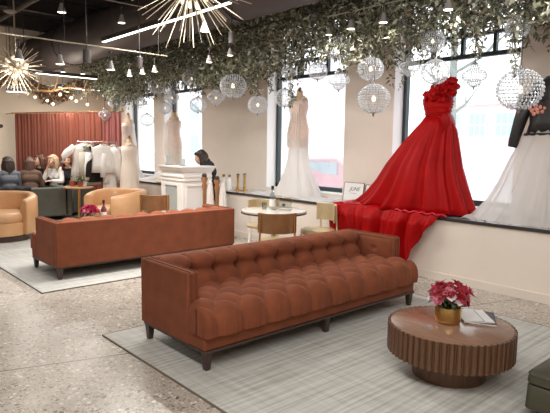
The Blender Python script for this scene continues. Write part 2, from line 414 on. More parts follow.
for k, (a, b) in enumerate(WIN):
    bm = newbm(); t = .05
    box(bm, a+.01, a+.01+t, YW-.04, YW+.04, ZB+.01, ZT-.01); box(bm, b-.01-t, b-.01, YW-.04, YW+.04, ZB+.01, ZT-.01)
    box(bm, a+.01, b-.01, YW-.04, YW+.04, ZB+.01, ZB+.08); box(bm, a+.01, b-.01, YW-.04, YW+.04, ZT-.07, ZT-.01)
    w = struct('window_%d' % (k+1), bm, M['frame'], label=['widest shop window behind the red gown','shop window behind the white lace gown','narrow shop window behind the blush lace gown','farthest shop window beside the pink curtain'][k], smooth=None)
    bm = newbm(); box(bm, a+.06, b-.06, YW-.035, YW+.035, 2.745, 2.80); box(bm, a+.06, b-.06, YW-.035, YW+.035, 3.02, 3.06)
    obj('transom', bm, M['frame'], w, smooth=None)
    n = 4 if k == 0 else 3
    for j in range(1, n):
        x = a + (b-a)*j/n
        bm = newbm(); box(bm, x-.022, x+.022, YW-.03, YW+.03, 2.80, 3.02); box(bm, x-.022, x+.022, YW-.03, YW+.03, 3.06, ZT-.07); obj('mullion', bm, M['frame'], w, smooth=None)
    if k == 1:
        x = -6.83; bm = newbm(); box(bm, x-.02, x+.02, YW-.03, YW+.03, 2.8, 3.02); obj('mullion', bm, M['frame'], w, smooth=None)
    bm = newbm(); box(bm, a+.05, b-.05, YW-.004, YW+.004, ZB+.07, ZT-.06); obj('pane', bm, M['glass'], w, smooth=None)
# raised display ledge under the windows
bm = newbm(); box(bm, X0, X1, 5.655, YP, 0, ZL-.032); struct('trim_2', bm, M['wall'], label='taupe fascia of the raised window display ledge', smooth=None)
M['stone_top'] = mat('ledge_polished_top', (178,180,182), .16, var=.05, scale=3, coat=.8)
bm = newbm(); box(bm, X0, X1, 5.655, YP, ZL-.032, ZL); struct('trim_3', bm, M['stone_top'], label='polished grey top of the window display ledge', smooth=None)
bm = newbm(); box(bm, X0, X1, 5.635, 5.655, ZL-.034, ZL+.001); struct('trim_4', bm, M['sill'], label='dark front edge strip of the window display ledge', smooth=None)
bm = newbm(); box(bm, X0, X1, 5.64, 5.655, 0, .1); struct('baseboard_right', bm, M['trim'], label='pale baseboard along the display ledge', bevel=.004, smooth=None)
bm = newbm(); box(bm, X0, X0+.015, YL, 5.655, 0, .1); struct('baseboard_back', bm, M['trim'], label='pale baseboard along the end wall', smooth=None)

# ceiling structure: joists, purlins, ducts, pipes
for i, x in enumerate((-13,-11.2,-9.4,-7.6,-5.8,-4.0,-2.2,-.4,1.4)):
    bm = newbm(); box(bm, x-.06, x+.06, YL, YP, ZC-.3, ZC-.27); box(bm, x-.06, x+.06, YL, YP, ZC-.03, ZC); box(bm, x-.012, x+.012, YL, YP, ZC-.28, ZC-.02)
    struct('trim_%d' % (5+i), bm, M['steel'], label='dark steel roof beam spanning towards the window wall', smooth=None)
for i, y in enumerate((-1.2, .6, 2.2)):
    bm = newbm(); box(bm, X0, X1, y-.05, y+.05, ZC-.46, ZC-.3)
    struct('trim_%d' % (14+i), bm, M['steel'], label='dark steel girder running the length of the shop', smooth=None)
def duct(name, y, z, r, x0, x1, label, m, ribs=True):
    t = thing(name, label, 'duct', ((x0+x1)/2, y, z))
    bm = newbm(); n = int((x1-x0)/.09) if ribs else 2; h = (x1-x0)/2
    rings = []
    for i in range(n+1):
        q = r + (.012 if ribs and i % 2 else 0)
        rings.append([(-h+(x1-x0)*i/n, q*math.cos(2*PI*k/32), q*math.sin(2*PI*k/32)) for k in range(32)])
    loft(bm, rings); obj('duct_body', bm, m, t, smooth=60)
    for x in (-h*.7, 0, h*.7):
        bm = newbm(); torus(bm, (x, 0, 0), r+.016, .012, 'x', 32); tube(bm, [(x, 0, r), (x, 0, ZC-z-.02)], .008); obj('hanger', bm, M['steel'], t)
    return t
duct('air_duct', 4.5, 3.62, .40, -13.9, 2.4, 'large ribbed round air duct above the hanging greenery edge', M['duct'])
duct('sprinkler_pipe', 3.0, 3.84, .055, -13.9, 2.4, 'thin dark pipe under the ceiling left of the large duct', M['steel'], False)
duct('conduit_pipe', 1.2, 3.76, .08, -13.9, 2.4, 'thick dark pipe under the ceiling farthest from the windows', M['steel'], False)

# ------------------------------------------------------------------ outside
bm = newbm(); box(bm, -90, 60, YP+.5, 90, -.3, -.12); o = struct('ground', bm, M['snow'], label='snow covered street outside the windows', smooth=None)
t = thing('brick_building', 'pale brick building across the street seen past the red gown', 'building', (-6, 24, -.12))
bm = newbm(); box(bm, -8.9, 14, 0, 8, 1.9, 3.75); obj('brick_wall', bm, M['brick'], t, smooth=None)
bm = newbm(); box(bm, -8.9, 14, -.05, 8, 0, 1.9); box(bm, -8.9, 14, -.1, 8, 3.75, 3.9); obj('stone_band', bm, M['stone'], t, smooth=None)
for k in range(10):
    x = -8.3 + k*1.3
    bm = newbm(); box(bm, x, x+.9, -.06, .0, 2.25, 3.4)
    f = obj('window', bm, M['stone'], t, smooth=None)
    bm = newbm()
    for i in range(3):
        for j in range(2): box(bm, x+.05+i*.28, x+.29+i*.28, -.07, -.05, 2.31+j*.54, 2.79+j*.54)
    obj('pane', bm, M['winblue'], f, smooth=None)
t = thing('pale_house', 'pale stone house across the street behind the white lace gown', 'building', (-35.5, 26, -.12))
bm = newbm(); box(bm, -9, 9, 0, 8, 0, 6.2); obj('house_wall', bm, M['stone'], t, smooth=None)
bm = newbm(); loft(bm, [[(-9.4,-.4,6.2),(9.4,-.4,6.2),(9.4,8.4,6.2),(-9.4,8.4,6.2)], [(-9.2,3.6,8.2),(9.2,3.6,8.2),(9.2,4.4,8.2),(-9.2,4.4,8.2)]]); obj('roof', bm, M['snow'], t, smooth=None)
for k in range(5):
    for z in (1.0, 3.8):
        bm = newbm(); box(bm, -8+k*3.4, -6.8+k*3.4, -.05, 0, z, z+1.5); obj('window', bm, M['winblue'], t, smooth=None)
def street_tree(name, loc, h, label, seed):
    rnd = random.Random(seed); t = thing(name, label, 'tree', loc)
    bm = newbm(); tube(bm, [(0,0,-.02),(.03,0,h*.4),(-.02,.03,h*.75),(0,0,h)], [.13,.11,.08,.04], 10); obj('trunk', bm, M['bark'], t)
    for k in range(9):
        a = rnd.uniform(0, 2*PI); z = h*(.42+.055*k); l = rnd.uniform(.8, 1.6)
        bm = newbm(); e = Vector((math.cos(a)*l, math.sin(a)*l, z+l*.7))
        tube(bm, [(0,0,z), (e.x*.5, e.y*.5, z+l*.25), e], [.045,.03,.012], 6)
        tube(bm, [(e.x*.5, e.y*.5, z+l*.25), (e.x*.9, e.y*.4, z+l*.7)], [.022,.008], 5)
        obj('branch', bm, M['bark'], t)
street_tree('street_tree', (-7.1, 12.2, -.12), 6.0, 'bare pale street tree seen left of the red gown', 3)
street_tree('street_tree', (-18.4, 13.5, -.12), 6.0, 'bare street tree seen through the narrow window', 5)
# parked car
t = thing('parked_car', 'dusty red car parked outside behind the white lace gown', 'car', (-10.2, 11.6, -.12), .05)
prof = [(-2.1,.35),(-2.12,.7),(-1.5,.86),(-1.0,1.36),(.5,1.4),(1.2,.92),(2.0,.8),(2.12,.55),(2.1,.32)]
bm = newbm(); loft(bm, [[(x, y*(1-.12*(z > .9)), z) for x, z in prof] for y in (-.85, .85)]); obj('car_body', bm, M['carred'], t, bevel=.05)
for s in (-1, 1):
    bm = newbm(); box(bm, -.95, .55, s*.76-.01, s*.76+.012, .95, 1.28); obj('side_window', bm, M['carglass'], t, smooth=None)
    for x in (-1.3, 1.3):
        bm = newbm(); loft(bm, [[(x+.33*math.cos(a*PI/10), s*y, .33+.33*math.sin(a*PI/10)) for a in range(20)] for y in (.68, .88)]); obj('wheel', bm, M['rubber'], t)

# ------------------------------------------------------------------ rugs
def rug(x0, x1, y0, y1, label):
    t = thing('area_rug', label, 'rug', ((x0+x1)/2, (y0+y1)/2, 0)); a, b = (x1-x0)/2, (y1-y0)/2
    bm = newbm(); box(bm, -a+.008, a-.008, -b+.008, b-.008, 0, .011); obj('pile', bm, M['rug'], t, smooth=None)
    bm = newbm()
    for q in ((-a, a, -b, -b+.009), (-a, a, b-.009, b), (-a, -a+.009, -b, b), (a-.009, a, -b, b)): box(bm, *q, 0, .012)
    obj('edge_binding', bm, M['rug_edge'], t, smooth=None); return t
rug(-4.09, -.35, 1.79, 4.9, 'pale grey striped rug under the near tufted sofa and fluted coffee table')
rug(-9.6, -5.66, 1.835, 5.0, 'pale grey rug under the far rust sofa and tan chairs')

# ------------------------------------------------------------------ tufted velvet sofa: x towards its front, y along its length
SW, SD, SA, SH = 2.53, .898, .684, .662
def hash1(i): return (math.sin(i*12.9898)*43758.5453) % 1
NC = 10; CP = (SW-.2)/NC
def seat_fn(u, v):
    # u along the length, v along a profile from the back of the seat over the front edge
    y = u*SW
    xf = .895
    P = [(.25,.405),(.60,.425),(.78,.425),(.845,.412),(.882,.375),(.895,.32),(.895,.245)]
    cum = [0]
    for a, b in zip(P, P[1:]): cum.append(cum[-1]+math.hypot(b[0]-a[0], b[1]-a[1]))
    s = v*cum[-1]
    for i in range(len(P)-1):
        if s <= cum[i+1]+1e-9: break
    f = (s-cum[i])/(cum[i+1]-cum[i])
    x = P[i][0]+(P[i+1][0]-P[i][0])*f; z = P[i][1]+(P[i+1][1]-P[i][1])*f
    nx, nz = (P[i+1][1]-P[i][1])*-1, (P[i+1][0]-P[i][0]); l = math.hypot(nx, nz); nx, nz = -nx/l*-1, nz/l
    nx = abs(nx)
    a = (y-.1)/CP*2; b = (s-.05)/.14                    # button lattice
    last = 4.0                                         # the last row of buttons lies near the front edge
    bl = min(b, last)
    d1 = abs(math.sin(PI*(a+bl)/2+PI*.25*0)); d2 = abs(math.sin(PI*(a-bl)/2))
    if b <= last: h = (d1*d2)**.5
    else:
        g = abs(math.sin(PI*a)) if True else 0
        h = (d1*d2)**.42*max(0, 1-(b-last)*1.4) + (abs(math.sin(PI*(a)/2)))**.4*min(1, (b-last)*1.4)
    amp = .048 if b <= last else .048-.018*min(1, (b-last)/1.6)
    h = h*amp
    if b > last-.6: h += .0038*math.sin(y*150+3*math.sin(y*31))*min(1, (b-last+.6))*max(0, 1-abs(b-last-.9)/1.6)   # gathered pleats
    e = min(y, SW-y)                                   # rounded ends
    if e < .05: q = math.sqrt(max(0, 1-(1-e/.05)**2)); h -= .03*(1-q)*1.0; x -= .02*(1-q) if x > .8 else 0
    if x < SA+.004: y = min(max(y, .06), SW-.06)
    return (x+nx*h, y, z+nz*h)
def back_fn(u, v):
    y = .1+u*(SW-.2)
    P = [(.05,.64),(.075,.668),(.13,.685),(.21,.682),(.26,.645),(.275,.595),(.28,.54),(.295,.47),(.31,.40)]
    k = v*(len(P)-1); i = min(int(k), len(P)-2); f = k-i
    # Catmull-Rom along the profile
    g = lambda q: P[max(0, min(len(P)-1, q))]
    def cr(c): p0, p1, p2, p3 = g(i-1)[c], g(i)[c], g(i+1)[c], g(i+2)[c]; return .5*((2*p1)+(-p0+p2)*f+(2*p0-5*p1+4*p2-p3)*f*f+(-p0+3*p1-3*p2+p3)*f**3)
    x, z = cr(0), cr(1)
    a = (y-.1)/CP
    ch = abs(math.sin(PI*a))**.5                        # channels between the columns
    row = math.exp(-((z-.555)/.035)**2)                 # the row of buttons half way up
    near = 1-abs(math.sin(PI*a))
    d = .075*(1-ch)*(0.75+.6*row) + .055*row*(.4+.6*near**1.5)
    if v < .25: d *= v/.25*.35+.65
    n = Vector((.7, 0, .3)) if z < .66 else Vector((.25, 0, .9)); n.normalize()
    return (x-n.x*d, y, z-n.z*d*(.45 if z < .66 else 1))
def make_sofa(label, loc, rz):
    t = thing('tufted_sofa', label, 'sofa', loc, rz, None)
    bm = newbm(); box(bm, .03, SD-.02, .01, SW-.01, .145, .255); obj('seat_base', bm, M['velvet'], t, bevel=.012)
    bm = newbm(); box(bm, .02, SD-.012, .012, SW-.012, .125, .147); obj('base_rail', bm, M['dwood'], t, bevel=.004)
    bm = newbm(); box(bm, 0, .085, 0, SW, .145, SH); obj('back_panel', bm, M['velvet'], t, bevel=.012)
    for y in (0, SW-.1):
        bm = newbm(); box(bm, .08, SA, y, y+.1, .145, SH); a = obj('arm', bm, M['velvet'], t, bevel=.012)
        bm = newbm()
        for q in (.028, .072):
            tube(bm, [(.03, y+q, SH+.001), (SA-.012, y+q, SH+.001), (SA+.003, y+q, SH-.014), (SA+.003, y+q, .26)], .0065, 8)
        obj('welt', bm, M['velvet_dark'], a)
        if y == 0: s = 1
        else: s = -1
        bm = newbm(); yy = y+.1 if s > 0 else y
        def arm_fn(u, v): 
            x = .24+u*(SA-.27); z = .42+v*(SH-.445); h = .02*(math.sin(PI*u)*math.sin(PI*v))**.4
            h -= .018*math.exp(-((u-.5)**2+(v-.5)**2)/.008)
            return (x, yy+s*h, z)
        grid(bm, 24, 14, arm_fn); obj('inner_arm_pad', bm, M['velvet'], a)
    bm = newbm(); V = grid(bm, 200, 44, back_fn)
    obj('tufted_back', bm, M['velvet'], t, smooth=80)
    bm = newbm(); V = grid(bm, 220, 70, seat_fn)
    for col in (V[0], V[-1]):                           # close both ends of the seat
        low = [bm.verts.new((v.co.x, v.co.y, .245)) for v in col]
        for i in range(len(col)-1):
            try: bm.faces.new((col[i], col[i+1], low[i+1], low[i]))
            except ValueError: pass
    obj('tufted_seat', bm, M['velvet'], t, smooth=80)
    for x, y in ((.05,.05), (SD-.05,.05), (.05,SW-.05), (SD-.05,SW-.05), (.05,SW/2), (SD-.05,SW/2)):
        bm = newbm()
        loft(bm, [[(x+sx*a, y+sy*a, z) for sx, sy in ((-1,-1),(1,-1),(1,1),(-1,1))] for a, z in ((.019,0),(.03,.128))])
        obj('leg', bm, M['dwood'], t, bevel=.003)
    return t
sofa = make_sofa('near rust velvet sofa, its tufted seat facing the fluted coffee table', (-3.815, 2.0, .012), 0)
dup(sofa, (-6.05, 4.665, .012), PI, 'far rust velvet sofa seen from behind, flat back panel towards us')

# ------------------------------------------------------------------ fluted coffee tables
def coffee_table(label, loc):
    t = thing('coffee_table', label, 'coffee table', loc)
    n = 58; R = .425
    def flute(z, r): return [((r-.02*(1 if k % 8 in (0, 1) else (0 if k % 8 in (3,4,5,6) else .35)))*math.cos(2*PI*k/(n*8)), (r-.02*(1 if k % 8 in (0,1) else (0 if k % 8 in (3,4,5,6) else .35)))*math.sin(2*PI*k/(n*8)), z) for k in range(n*8)]
    bm = newbm(); loft(bm, [flute(.165, R), flute(.356, R)]); obj('fluted_drum', bm, M['walnut'], t, smooth=None)
    bm = newbm(); loft(bm, [circ(0,0,.345,R-.024,n=96), circ(0,0,.357,R-.021,n=96), circ(0,0,.36,R-.026,n=96)]); obj('table_top', bm, M['walnut_top'], t, smooth=40)
    bm = newbm(); n2 = 40
    def fl2(z): return [((.245-.0015*(k % 6 == 0))*math.cos(2*PI*k/(n2*6)), (.245-.0015*(k % 6 == 0))*math.sin(2*PI*k/(n2*6)), z) for k in range(n2*6)]
    loft(bm, [fl2(0), fl2(.166)]); obj('base', bm, M['walnut'], t, smooth=None)
    return t
ct = coffee_table('fluted round walnut coffee table in front of the near sofa', (-1.845, 3.31, .012))
dup(ct, (-8.0, 3.42, .012), label='fluted coffee table hidden behind the far rust sofa')

# ------------------------------------------------------------------ barrel chairs; opening towards local +x
def barrel_chair(label, loc, rz):
    t = thing('barrel_chair', label, 'armchair', loc, rz)
    R0, R1 = .55, .41; a0 = math.radians(42)
    def prof(a, k):
        # 12 points of the shell section at angle a; the arms dip a little towards their front
        f = abs(a)/(PI-a0); h = .74-.10*max(0, f-.45)**1.5*2.2
        pts = [(R0-.02,.10),(R0,.14),(R0+.012,.45),(R0+.01,h-.05),(R0-.012,h-.012),(R0-.05,h),(R1+.05,h),(R1+.015,h-.015),(R1,h-.06),(R1-.01,.45),(R1,.2),(R1+.01,.10)]
        return pts[k]
    bm = newbm(); n = 44; rings = []
    for i in range(n+1):
        a = -(PI-a0) + 2*(PI-a0)*i/n
        rings.append([(-prof(a,k)[0]*math.cos(a), prof(a,k)[0]*math.sin(a), prof(a,k)[1]) for k in range(12)])
    loft(bm, rings); obj('shell', bm, M['tan'], t, smooth=60, bevel=.02)
    bm = newbm(); seat = []
    def seat_ring(z, r, c=.5):
        out = []
        for i in range(40):
            a = 2*PI*i/40; x, y = r*math.cos(a), r*math.sin(a)
            if x > 0: x = x*1.18; 
            out.append((x, y, z))
        return out
    loft(bm, [seat_ring(.30,.40), seat_ring(.31,.415), seat_ring(.40,.415), seat_ring(.435,.40), seat_ring(.45,.34), seat_ring(.455,.1)]); obj('seat_cushion', bm, M['tan'], t, smooth=70)
    bm = newbm()
    def fr(z, r): return [(r*math.cos(2*PI*i/40)*(1.12 if math.cos(2*PI*i/40) > 0 else 1), r*math.sin(2*PI*i/40), z) for i in range(40)]
    loft(bm, [fr(.095,.43), fr(.1,.44), fr(.295,.44), fr(.3,.43)]); obj('seat_base', bm, M['tan'], t, smooth=50)
    bm = newbm(); lathe(bm, [(.44,0),(.46,.01),(.46,.09),(.44,.1)], 40); obj('plinth', bm, M['dwood'], t)
    return t
tc = barrel_chair('tan leather barrel chair at the left edge of the photo', (-9.32, 2.42, .012), math.radians(-14))
dup(tc, (-9.12, 4.31, .0), math.radians(-78), 'tan leather barrel chair in front of the cream gown, pink flowers before it')

# ------------------------------------------------------------------ low dark sofas of the back corner
def low_sofa(label, loc, rz, W):
    t = thing('low_sofa', label, 'sofa', loc, rz)
    bm = newbm(); box(bm, -.42, .42, -W/2, W/2, .09, .30); obj('seat_base', bm, M['grey_vel'], t, bevel=.02)
    bm = newbm(); box(bm, .26, .44, -W/2, W/2, .09, .67); obj('backrest', bm, M['grey_vel'], t, bevel=.025)
    for s in (-1, 1):
        bm = newbm(); box(bm, -.42, .44, s*W/2-.08, s*W/2+.08, .08, .67); obj('arm', bm, M['grey_vel'], t, bevel=.025)
        bm = newbm(); box(bm, -.40, .25, min(0, s*(W/2-.08)), max(0, s*(W/2-.08)), .30, .44); obj('seat_cushion', bm, M['grey_vel'], t, bevel=.03)
        for x in (-.36, .36):
            bm = newbm(); lathe(bm, [(.018,0),(.026,.09)], 10, (x, s*(W/2-.05), 0)); obj('leg', bm, M['dwood'], t)
    return t
ls = low_sofa('charcoal green low sofa with two women sitting on it, seen from behind', (-11.4, 3.15, 0), 0, 2.0)
low_sofa('charcoal low sofa by the terracotta curtain under the three facing women', (-12.3, 4.15, 0), math.atan2(.796, -.606), 1.7)

OTT = (-.86, 3.475, .012)
# ------------------------------------------------------------------ olive armchair corner at the lower right
t = thing('olive_ottoman', 'dark olive leather ottoman at the lower right corner of the photo', 'ottoman', OTT, 0)
def rbox(a, b, z, r=.07, n=6):
    out = []
    for sx, sy, p in ((1,1,0), (-1,1,1), (-1,-1,2), (1,-1,3)):
        for k in range(n+1):
            q = (p+k/n)*PI/2; out.append((sx*(a-r)+r*math.cos(q), sy*(b-r)+r*math.sin(q), z))
    return out
bm = newbm(); loft(bm, [rbox(.36,.36,.05,.03), rbox(.38,.38,.06,.04), rbox(.375,.375,.195,.04), rbox(.365,.365,.205,.04)]); obj('ottoman_body', bm, M['olive'], t, smooth=50)
bm = newbm(); loft(bm, [rbox(.36,.36,.206,.04), rbox(.378,.378,.215,.045), rbox(.375,.375,.255,.045), rbox(.362,.362,.278,.05), rbox(.30,.30,.300), rbox(.1,.1,.312,.05)]); c_ = obj('cushion', bm, M['olive'], t, smooth=60)
bm = newbm(); p = rbox(.372,.372,.262,.045); tube(bm, p, .007, 6, closed=True); obj('piping', bm, M['olive'], c_)
for sx in (-1, 1):
    for sy in (-1, 1):
        bm = newbm(); lathe(bm, [(.016,0),(.024,.055)], 10, (sx*.31, sy*.31, 0)); obj('leg', bm, M['dwood'], t)

# ------------------------------------------------------------------ bistro table and its chairs
t = thing('bistro_table', 'round white marble table with brass rim behind the near sofa', 'table', (-5.18, 4.64, 0))
bm = newbm(); lathe(bm, [(.40,.712),(.425,.716),(.428,.728),(.425,.738),(.41,.74)], 56); obj('table_top', bm, M['marble'], t)
bm = newbm(); lathe(bm, [(.405,.697),(.432,.7),(.432,.714),(.405,.7145)], 56); obj('rim', bm, M['dwood'], t)
bm = newbm(); lathe(bm, [(.03,.02),(.03,.7)], 20); obj('pedestal', bm, M['brass'], t)
bm = newbm(); lathe(bm, [(.24,0),(.24,.012),(.05,.03),(.03,.05)], 40); obj('base', bm, M['brass'], t)

def curved_chair(label, loc, rz, back, fr, cat='chair'):
    # faces local +x; the back is a curved panel on square-section legs
    t = thing('curved_back_chair', label, cat, loc, rz)
    def arc(r, z, a0=-1.05, a1=1.05, n=22): return [(-r*math.cos(a0+(a1-a0)*i/n)+.02, r*math.sin(a0+(a1-a0)*i/n), z) for i in range(n+1)]
    bm = newbm(); A = arc(.262, .565); B = arc(.262, .80); C_ = arc(.246, .80); D = arc(.246, .565)
    R = [ring(bm, q) for q in zip(*[A, B, C_, D])]
    for p, q in zip(R, R[1:]): bridge(bm, p, q)
    bm.faces.new(R[0]); bm.faces.new(list(reversed(R[-1]))); obj('back_panel', bm, back, t, smooth=50, bevel=.003)
    bm = newbm(); loft(bm, [circ(0,0,.42,.225,n=36), circ(0,0,.425,.235,n=36), circ(0,0,.455,.235,n=36), circ(0,0,.468,.215,n=36)]); obj('seat', bm, M['brass_pale'], t)
    bm = newbm(); torus(bm, (0,0,.412), .225, .011, 'z', 36, 8); obj('seat_ring', bm, fr, t)
    for sx, sy in ((-1,-1), (-1,1), (1,-1), (1,1)):
        if sx < 0: top = (-.262*math.cos(.85)+.02, sy*.262*math.sin(.85), .79); foot = (-.2, sy*.215, 0)
        else: top = (.16, sy*.17, .42); foot = (.2, sy*.2, 0)
        bm = newbm(); tube(bm, [foot, tuple(foot[i]+(top[i]-foot[i])*.52 for i in range(3)), top], [.010,.012,.011], 8); obj('leg', bm, fr, t)
    bm = newbm()
    for s in (-1, 1): tube(bm, [(-.2, s*.22, .2), (.19, s*.2, .2)], .007, 6)
    tube(bm, [(-.2,-.22,.2), (-.2,.22,.2)], .007, 6); obj('stretcher', bm, fr, t)
    return t
def face(a, b): return math.atan2(b[1]-a[1], b[0]-a[0])
T0 = (-5.18, 4.64)
a = (-4.66, 4.22); ch = curved_chair('bronze backed chair directly behind the near sofa, pushed up to the round table', (*a, 0), face(a, T0), M['bronze'], M['brass'])
a = (-5.72, 4.92); curved_chair('pale brass chair at the left side of the round white table', (*a, 0), face(a, T0)-.25, M['brass_pale'], M['white'])
a = (-4.93, 5.22); curved_chair('pale brass chair between the round white table and the red train', (*a, 0), face(a, T0)+.15, M['brass_pale'], M['brass_pale'])
a = (-7.42, 4.17); dup(ch, (*a, 0), math.radians(140), 'bronze backed chair in front of the white panelled desk')

# ------------------------------------------------------------------ panelled reception desk: two wings meeting at a corner
t = thing('reception_desk', 'white panelled reception desk with mantel mouldings and grey green inset', 'desk', (-7.4, 4.65, 0))
DL, DR, DT = .68, .56, .14
def wing(bm, z0, z1, e):
    o = [(-DL-e,-e), (e,-e), (e,DR+e), (-DT-e,DR+e), (-DT-e,DT+e), (-DL-e,DT+e)]
    loft(bm, [[(x, y, z) for x, y in o] for z in (z0, z1)])
bm = newbm(); wing(bm, .10, 1.13, 0); obj('desk_body', bm, M['white'], t, smooth=None)
bm = newbm(); wing(bm, 0, .10, .015); obj('plinth', bm, M['white'], t, bevel=.004, smooth=None)
bm = newbm(); wing(bm, 1.13, 1.16, .02); wing(bm, 1.16, 1.195, .035); wing(bm, 1.195, 1.225, .05); obj('mantel_top', bm, M['white'], t, bevel=.004, smooth=None)
bm = newbm()
for z in (.98, 1.04): box(bm, -DL, 0, -.018, 0, z, z+.03); box(bm, 0, .018, 0, DR, z, z+.03)
for x0, x1 in ((-.67,-.55), (-.16,-.02)): box(bm, x0, x1, -.014, 0, .14, .95)
for q in ((.05,.08,.14,.92), (.48,.51,.14,.92)): box(bm, 0, .014, q[0], q[1], q[2], q[3])
box(bm, 0, .014, .08, .48, .14, .17); box(bm, 0, .014, .08, .48, .89, .92); obj('moulding', bm, M['white'], t, bevel=.003, smooth=None)
bm = newbm(); box(bm, -.54, -.18, -.008, 0, .30, .90); obj('inset_panel', bm, M['panel_glass'], t, smooth=None)
for z in (.26, .90):
    bm = newbm(); box(bm, -.56, -.16, -.02, 0, z, z+.04); obj('inset_sill', bm, M['white'], t, smooth=None)
for loc, w, h, rz, lab in (((-7.97, 4.74, 1.225), .14, .17, .2, 'small grey card holder at the left end of the desk top'), ((-7.55, 4.74, 1.225), .1, .12, .1, 'small grey photo block beside the woman on the desk top')):
    t = thing('card_holder', lab, 'card holder', loc, rz)
    bm = newbm(); box(bm, -w/2, w/2, -.006, .006, 0, h); obj('card', bm, M['panel_glass'], t, smooth=None)
    bm = newbm(); box(bm, -w/2-.01, w/2+.01, -.025, .025, 0, .012); obj('foot', bm, M['silver'], t, smooth=None)

# ------------------------------------------------------------------ mannequins (headless forms) and gowns
def ell(cx, cy, z, rx, ry, n=48, fold=0, nf=12, ph=0, sq=0):
    out = []
    for i in range(n):
        a = 2*PI*i/n; f = 1+fold*(math.sin(nf*a+ph)+.45*math.sin(nf*1.7*a+1.3+ph))
        out.append((cx+rx*f*math.cos(a), cy+ry*f*math.sin(a), z))
    return out
def mannequin(label, loc, rz=0, h=1.5, stand=True, arm=None):
    # h = height of the neck top above its base; bust form with turned cap
    t = thing('bridal_mannequin', label, 'mannequin', loc, rz)
    b = h-.62
    bm = newbm()
    loft(bm, [ell(0,0,b-.14,.12,.10), ell(0,0,b-.10,.165,.125), ell(0,0,b,.168,.125), ell(0,0,b+.14,.118,.095), ell(0,.0,b+.26,.135,.11), ell(0,-.012,b+.34,.15,.12), ell(0,0,b+.42,.155,.10), ell(0,.005,b+.48,.165,.075), ell(0,.01,b+.515,.12,.06), ell(0,.01,b+.535,.06,.055), ell(0,.01,b+.60,.05,.05), ell(0,.01,b+.605,.045,.045)])
    obj('torso_form', bm, M['formskin'], t, smooth=70)
    bm = newbm(); lathe(bm, [(.05,b+.605),(.052,b+.615),(.02,b+.625),(.028,b+.65),(.012,b+.67)], 20, (0,.01,0)); obj('neck_cap', bm, M['woodcap'], t)
    bm = newbm(); lathe(bm, [(.014,.02),(.014,b-.12)], 12); obj('stand_pole', bm, M['silver'], t)
    bm = newbm(); lathe(bm, [(.17,0),(.17,.012),(.03,.03),(.02,.04)], 28); obj('stand_base', bm, M['silver'], t)
    return t
def gown_mesh(rings, n=72, seed=0):
    # rings: (z, cx, cy, rx, ry, fold, nf)
    bm = newbm(); R = []
    for z, cx, cy, rx, ry, fo, nf in rings: R.append(ell(cx, cy, z, rx, ry, n, fo, nf, seed))
    loft(bm, R, caps=False); return bm
def train(name, m, parent, pts_fn, nu=60, nv=30, solid=.006):
    bm = newbm(); grid(bm, nu, nv, pts_fn); return obj(name, bm, m, parent, smooth=80, solid=solid)

# --- red one-shoulder gown
G0 = (-3.68, 6.02)
mannequin('linen form wearing the red one shoulder gown in the widest window', (G0[0], G0[1], ZL), 0, 1.545)
t = thing('ball_gown', 'red satin one shoulder ball gown with ruffle and long train over the ledge', 'gown', (0, 0, 0))
bm = newbm(); n = 72; R = []
for z, rx, ry, dx in ((1.95,.158,.125,0), (2.0,.16,.127,0), (2.06,.172,.135,-.005), (2.12,.188,.148,-.01), (2.18,.192,.15,-.01), (2.22,.178,.138,0)):
    q = ell(G0[0]+dx, G0[1], z, rx, ry, n)
    R.append([(x, y, z+(.05*max(0, (x-G0[0])/.19) if z > 2.15 else 0)+.004*math.sin(60*z+3*x)) for x, y, z in q])
loft(bm, R, caps=False)
o = obj('bodice', bm, M['red'], t, smooth=70, solid=.005)
for k in range(5):
    z = 1.965+k*.05
    bm = newbm(); tube(bm, [(G0[0]+(.163+.007*k)*math.cos(2*PI*i/40), G0[1]+(.13+.005*k)*math.sin(2*PI*i/40), z+.018*math.sin(2*PI*i/40+k)) for i in range(40)], .008, 6, closed=True); obj('ruching', bm, M['red'], o, smooth=70)
skr = [(1.965,-3.845,-3.525,.125),(1.88,-3.90,-3.47,.17),(1.80,-3.97,-3.43,.21),(1.58,-4.16,-3.385,.28),(1.35,-4.34,-3.34,.34),(1.15,-4.46,-3.27,.385),(.97,-4.62,-3.19,.40),(.86,-4.76,-3.14,.41),(.785,-4.9,-3.10,.415)]
bm = newbm(); R = []; n = 160
for k, (z, xa, xb, ry) in enumerate(skr):
    cx, rx = (xa+xb)/2, (xb-xa)/2; q = []; f = k/(len(skr)-1); cyy = G0[1]-.015*k/8
    for i in range(n):
        a = 2*PI*i/n
        fo = (.55*math.sin(11*a+.4+.8*math.sin(2*a))+.4*math.sin(18*a+1.7)+.15*math.sin(29*a+2.1))*.30*f**.7*(1-.5*f)
        # the fold valleys lean with the sweep of the skirt
        x = cx+rx*(1+fo*.55)*math.cos(a); y = cyy+ry*(1+fo)*math.sin(a)*(.86 if math.sin(a) > 0 else 1)
        q.append((min(x, xb+.02), min(y, 6.37), z))
    R.append(q)
loft(bm, R, caps=False); obj('skirt', bm, M['red'], t, smooth=80, solid=.005)
# folded bustle at the back of the waist
bm = newbm()
def bust(u, v):
    a = -1.2+u*2.2; z = 1.965-.30*v
    return (G0[0]+.135+.055*math.sin(PI*v)+.02*math.cos(a*2), G0[1]-.03+(u-.5)*.34*(1-.3*v)+.012*math.sin(u*24), z+.04*math.sin(PI*u))
grid(bm, 30, 16, bust); obj('bustle', bm, M['red'], t, smooth=80, solid=.01)
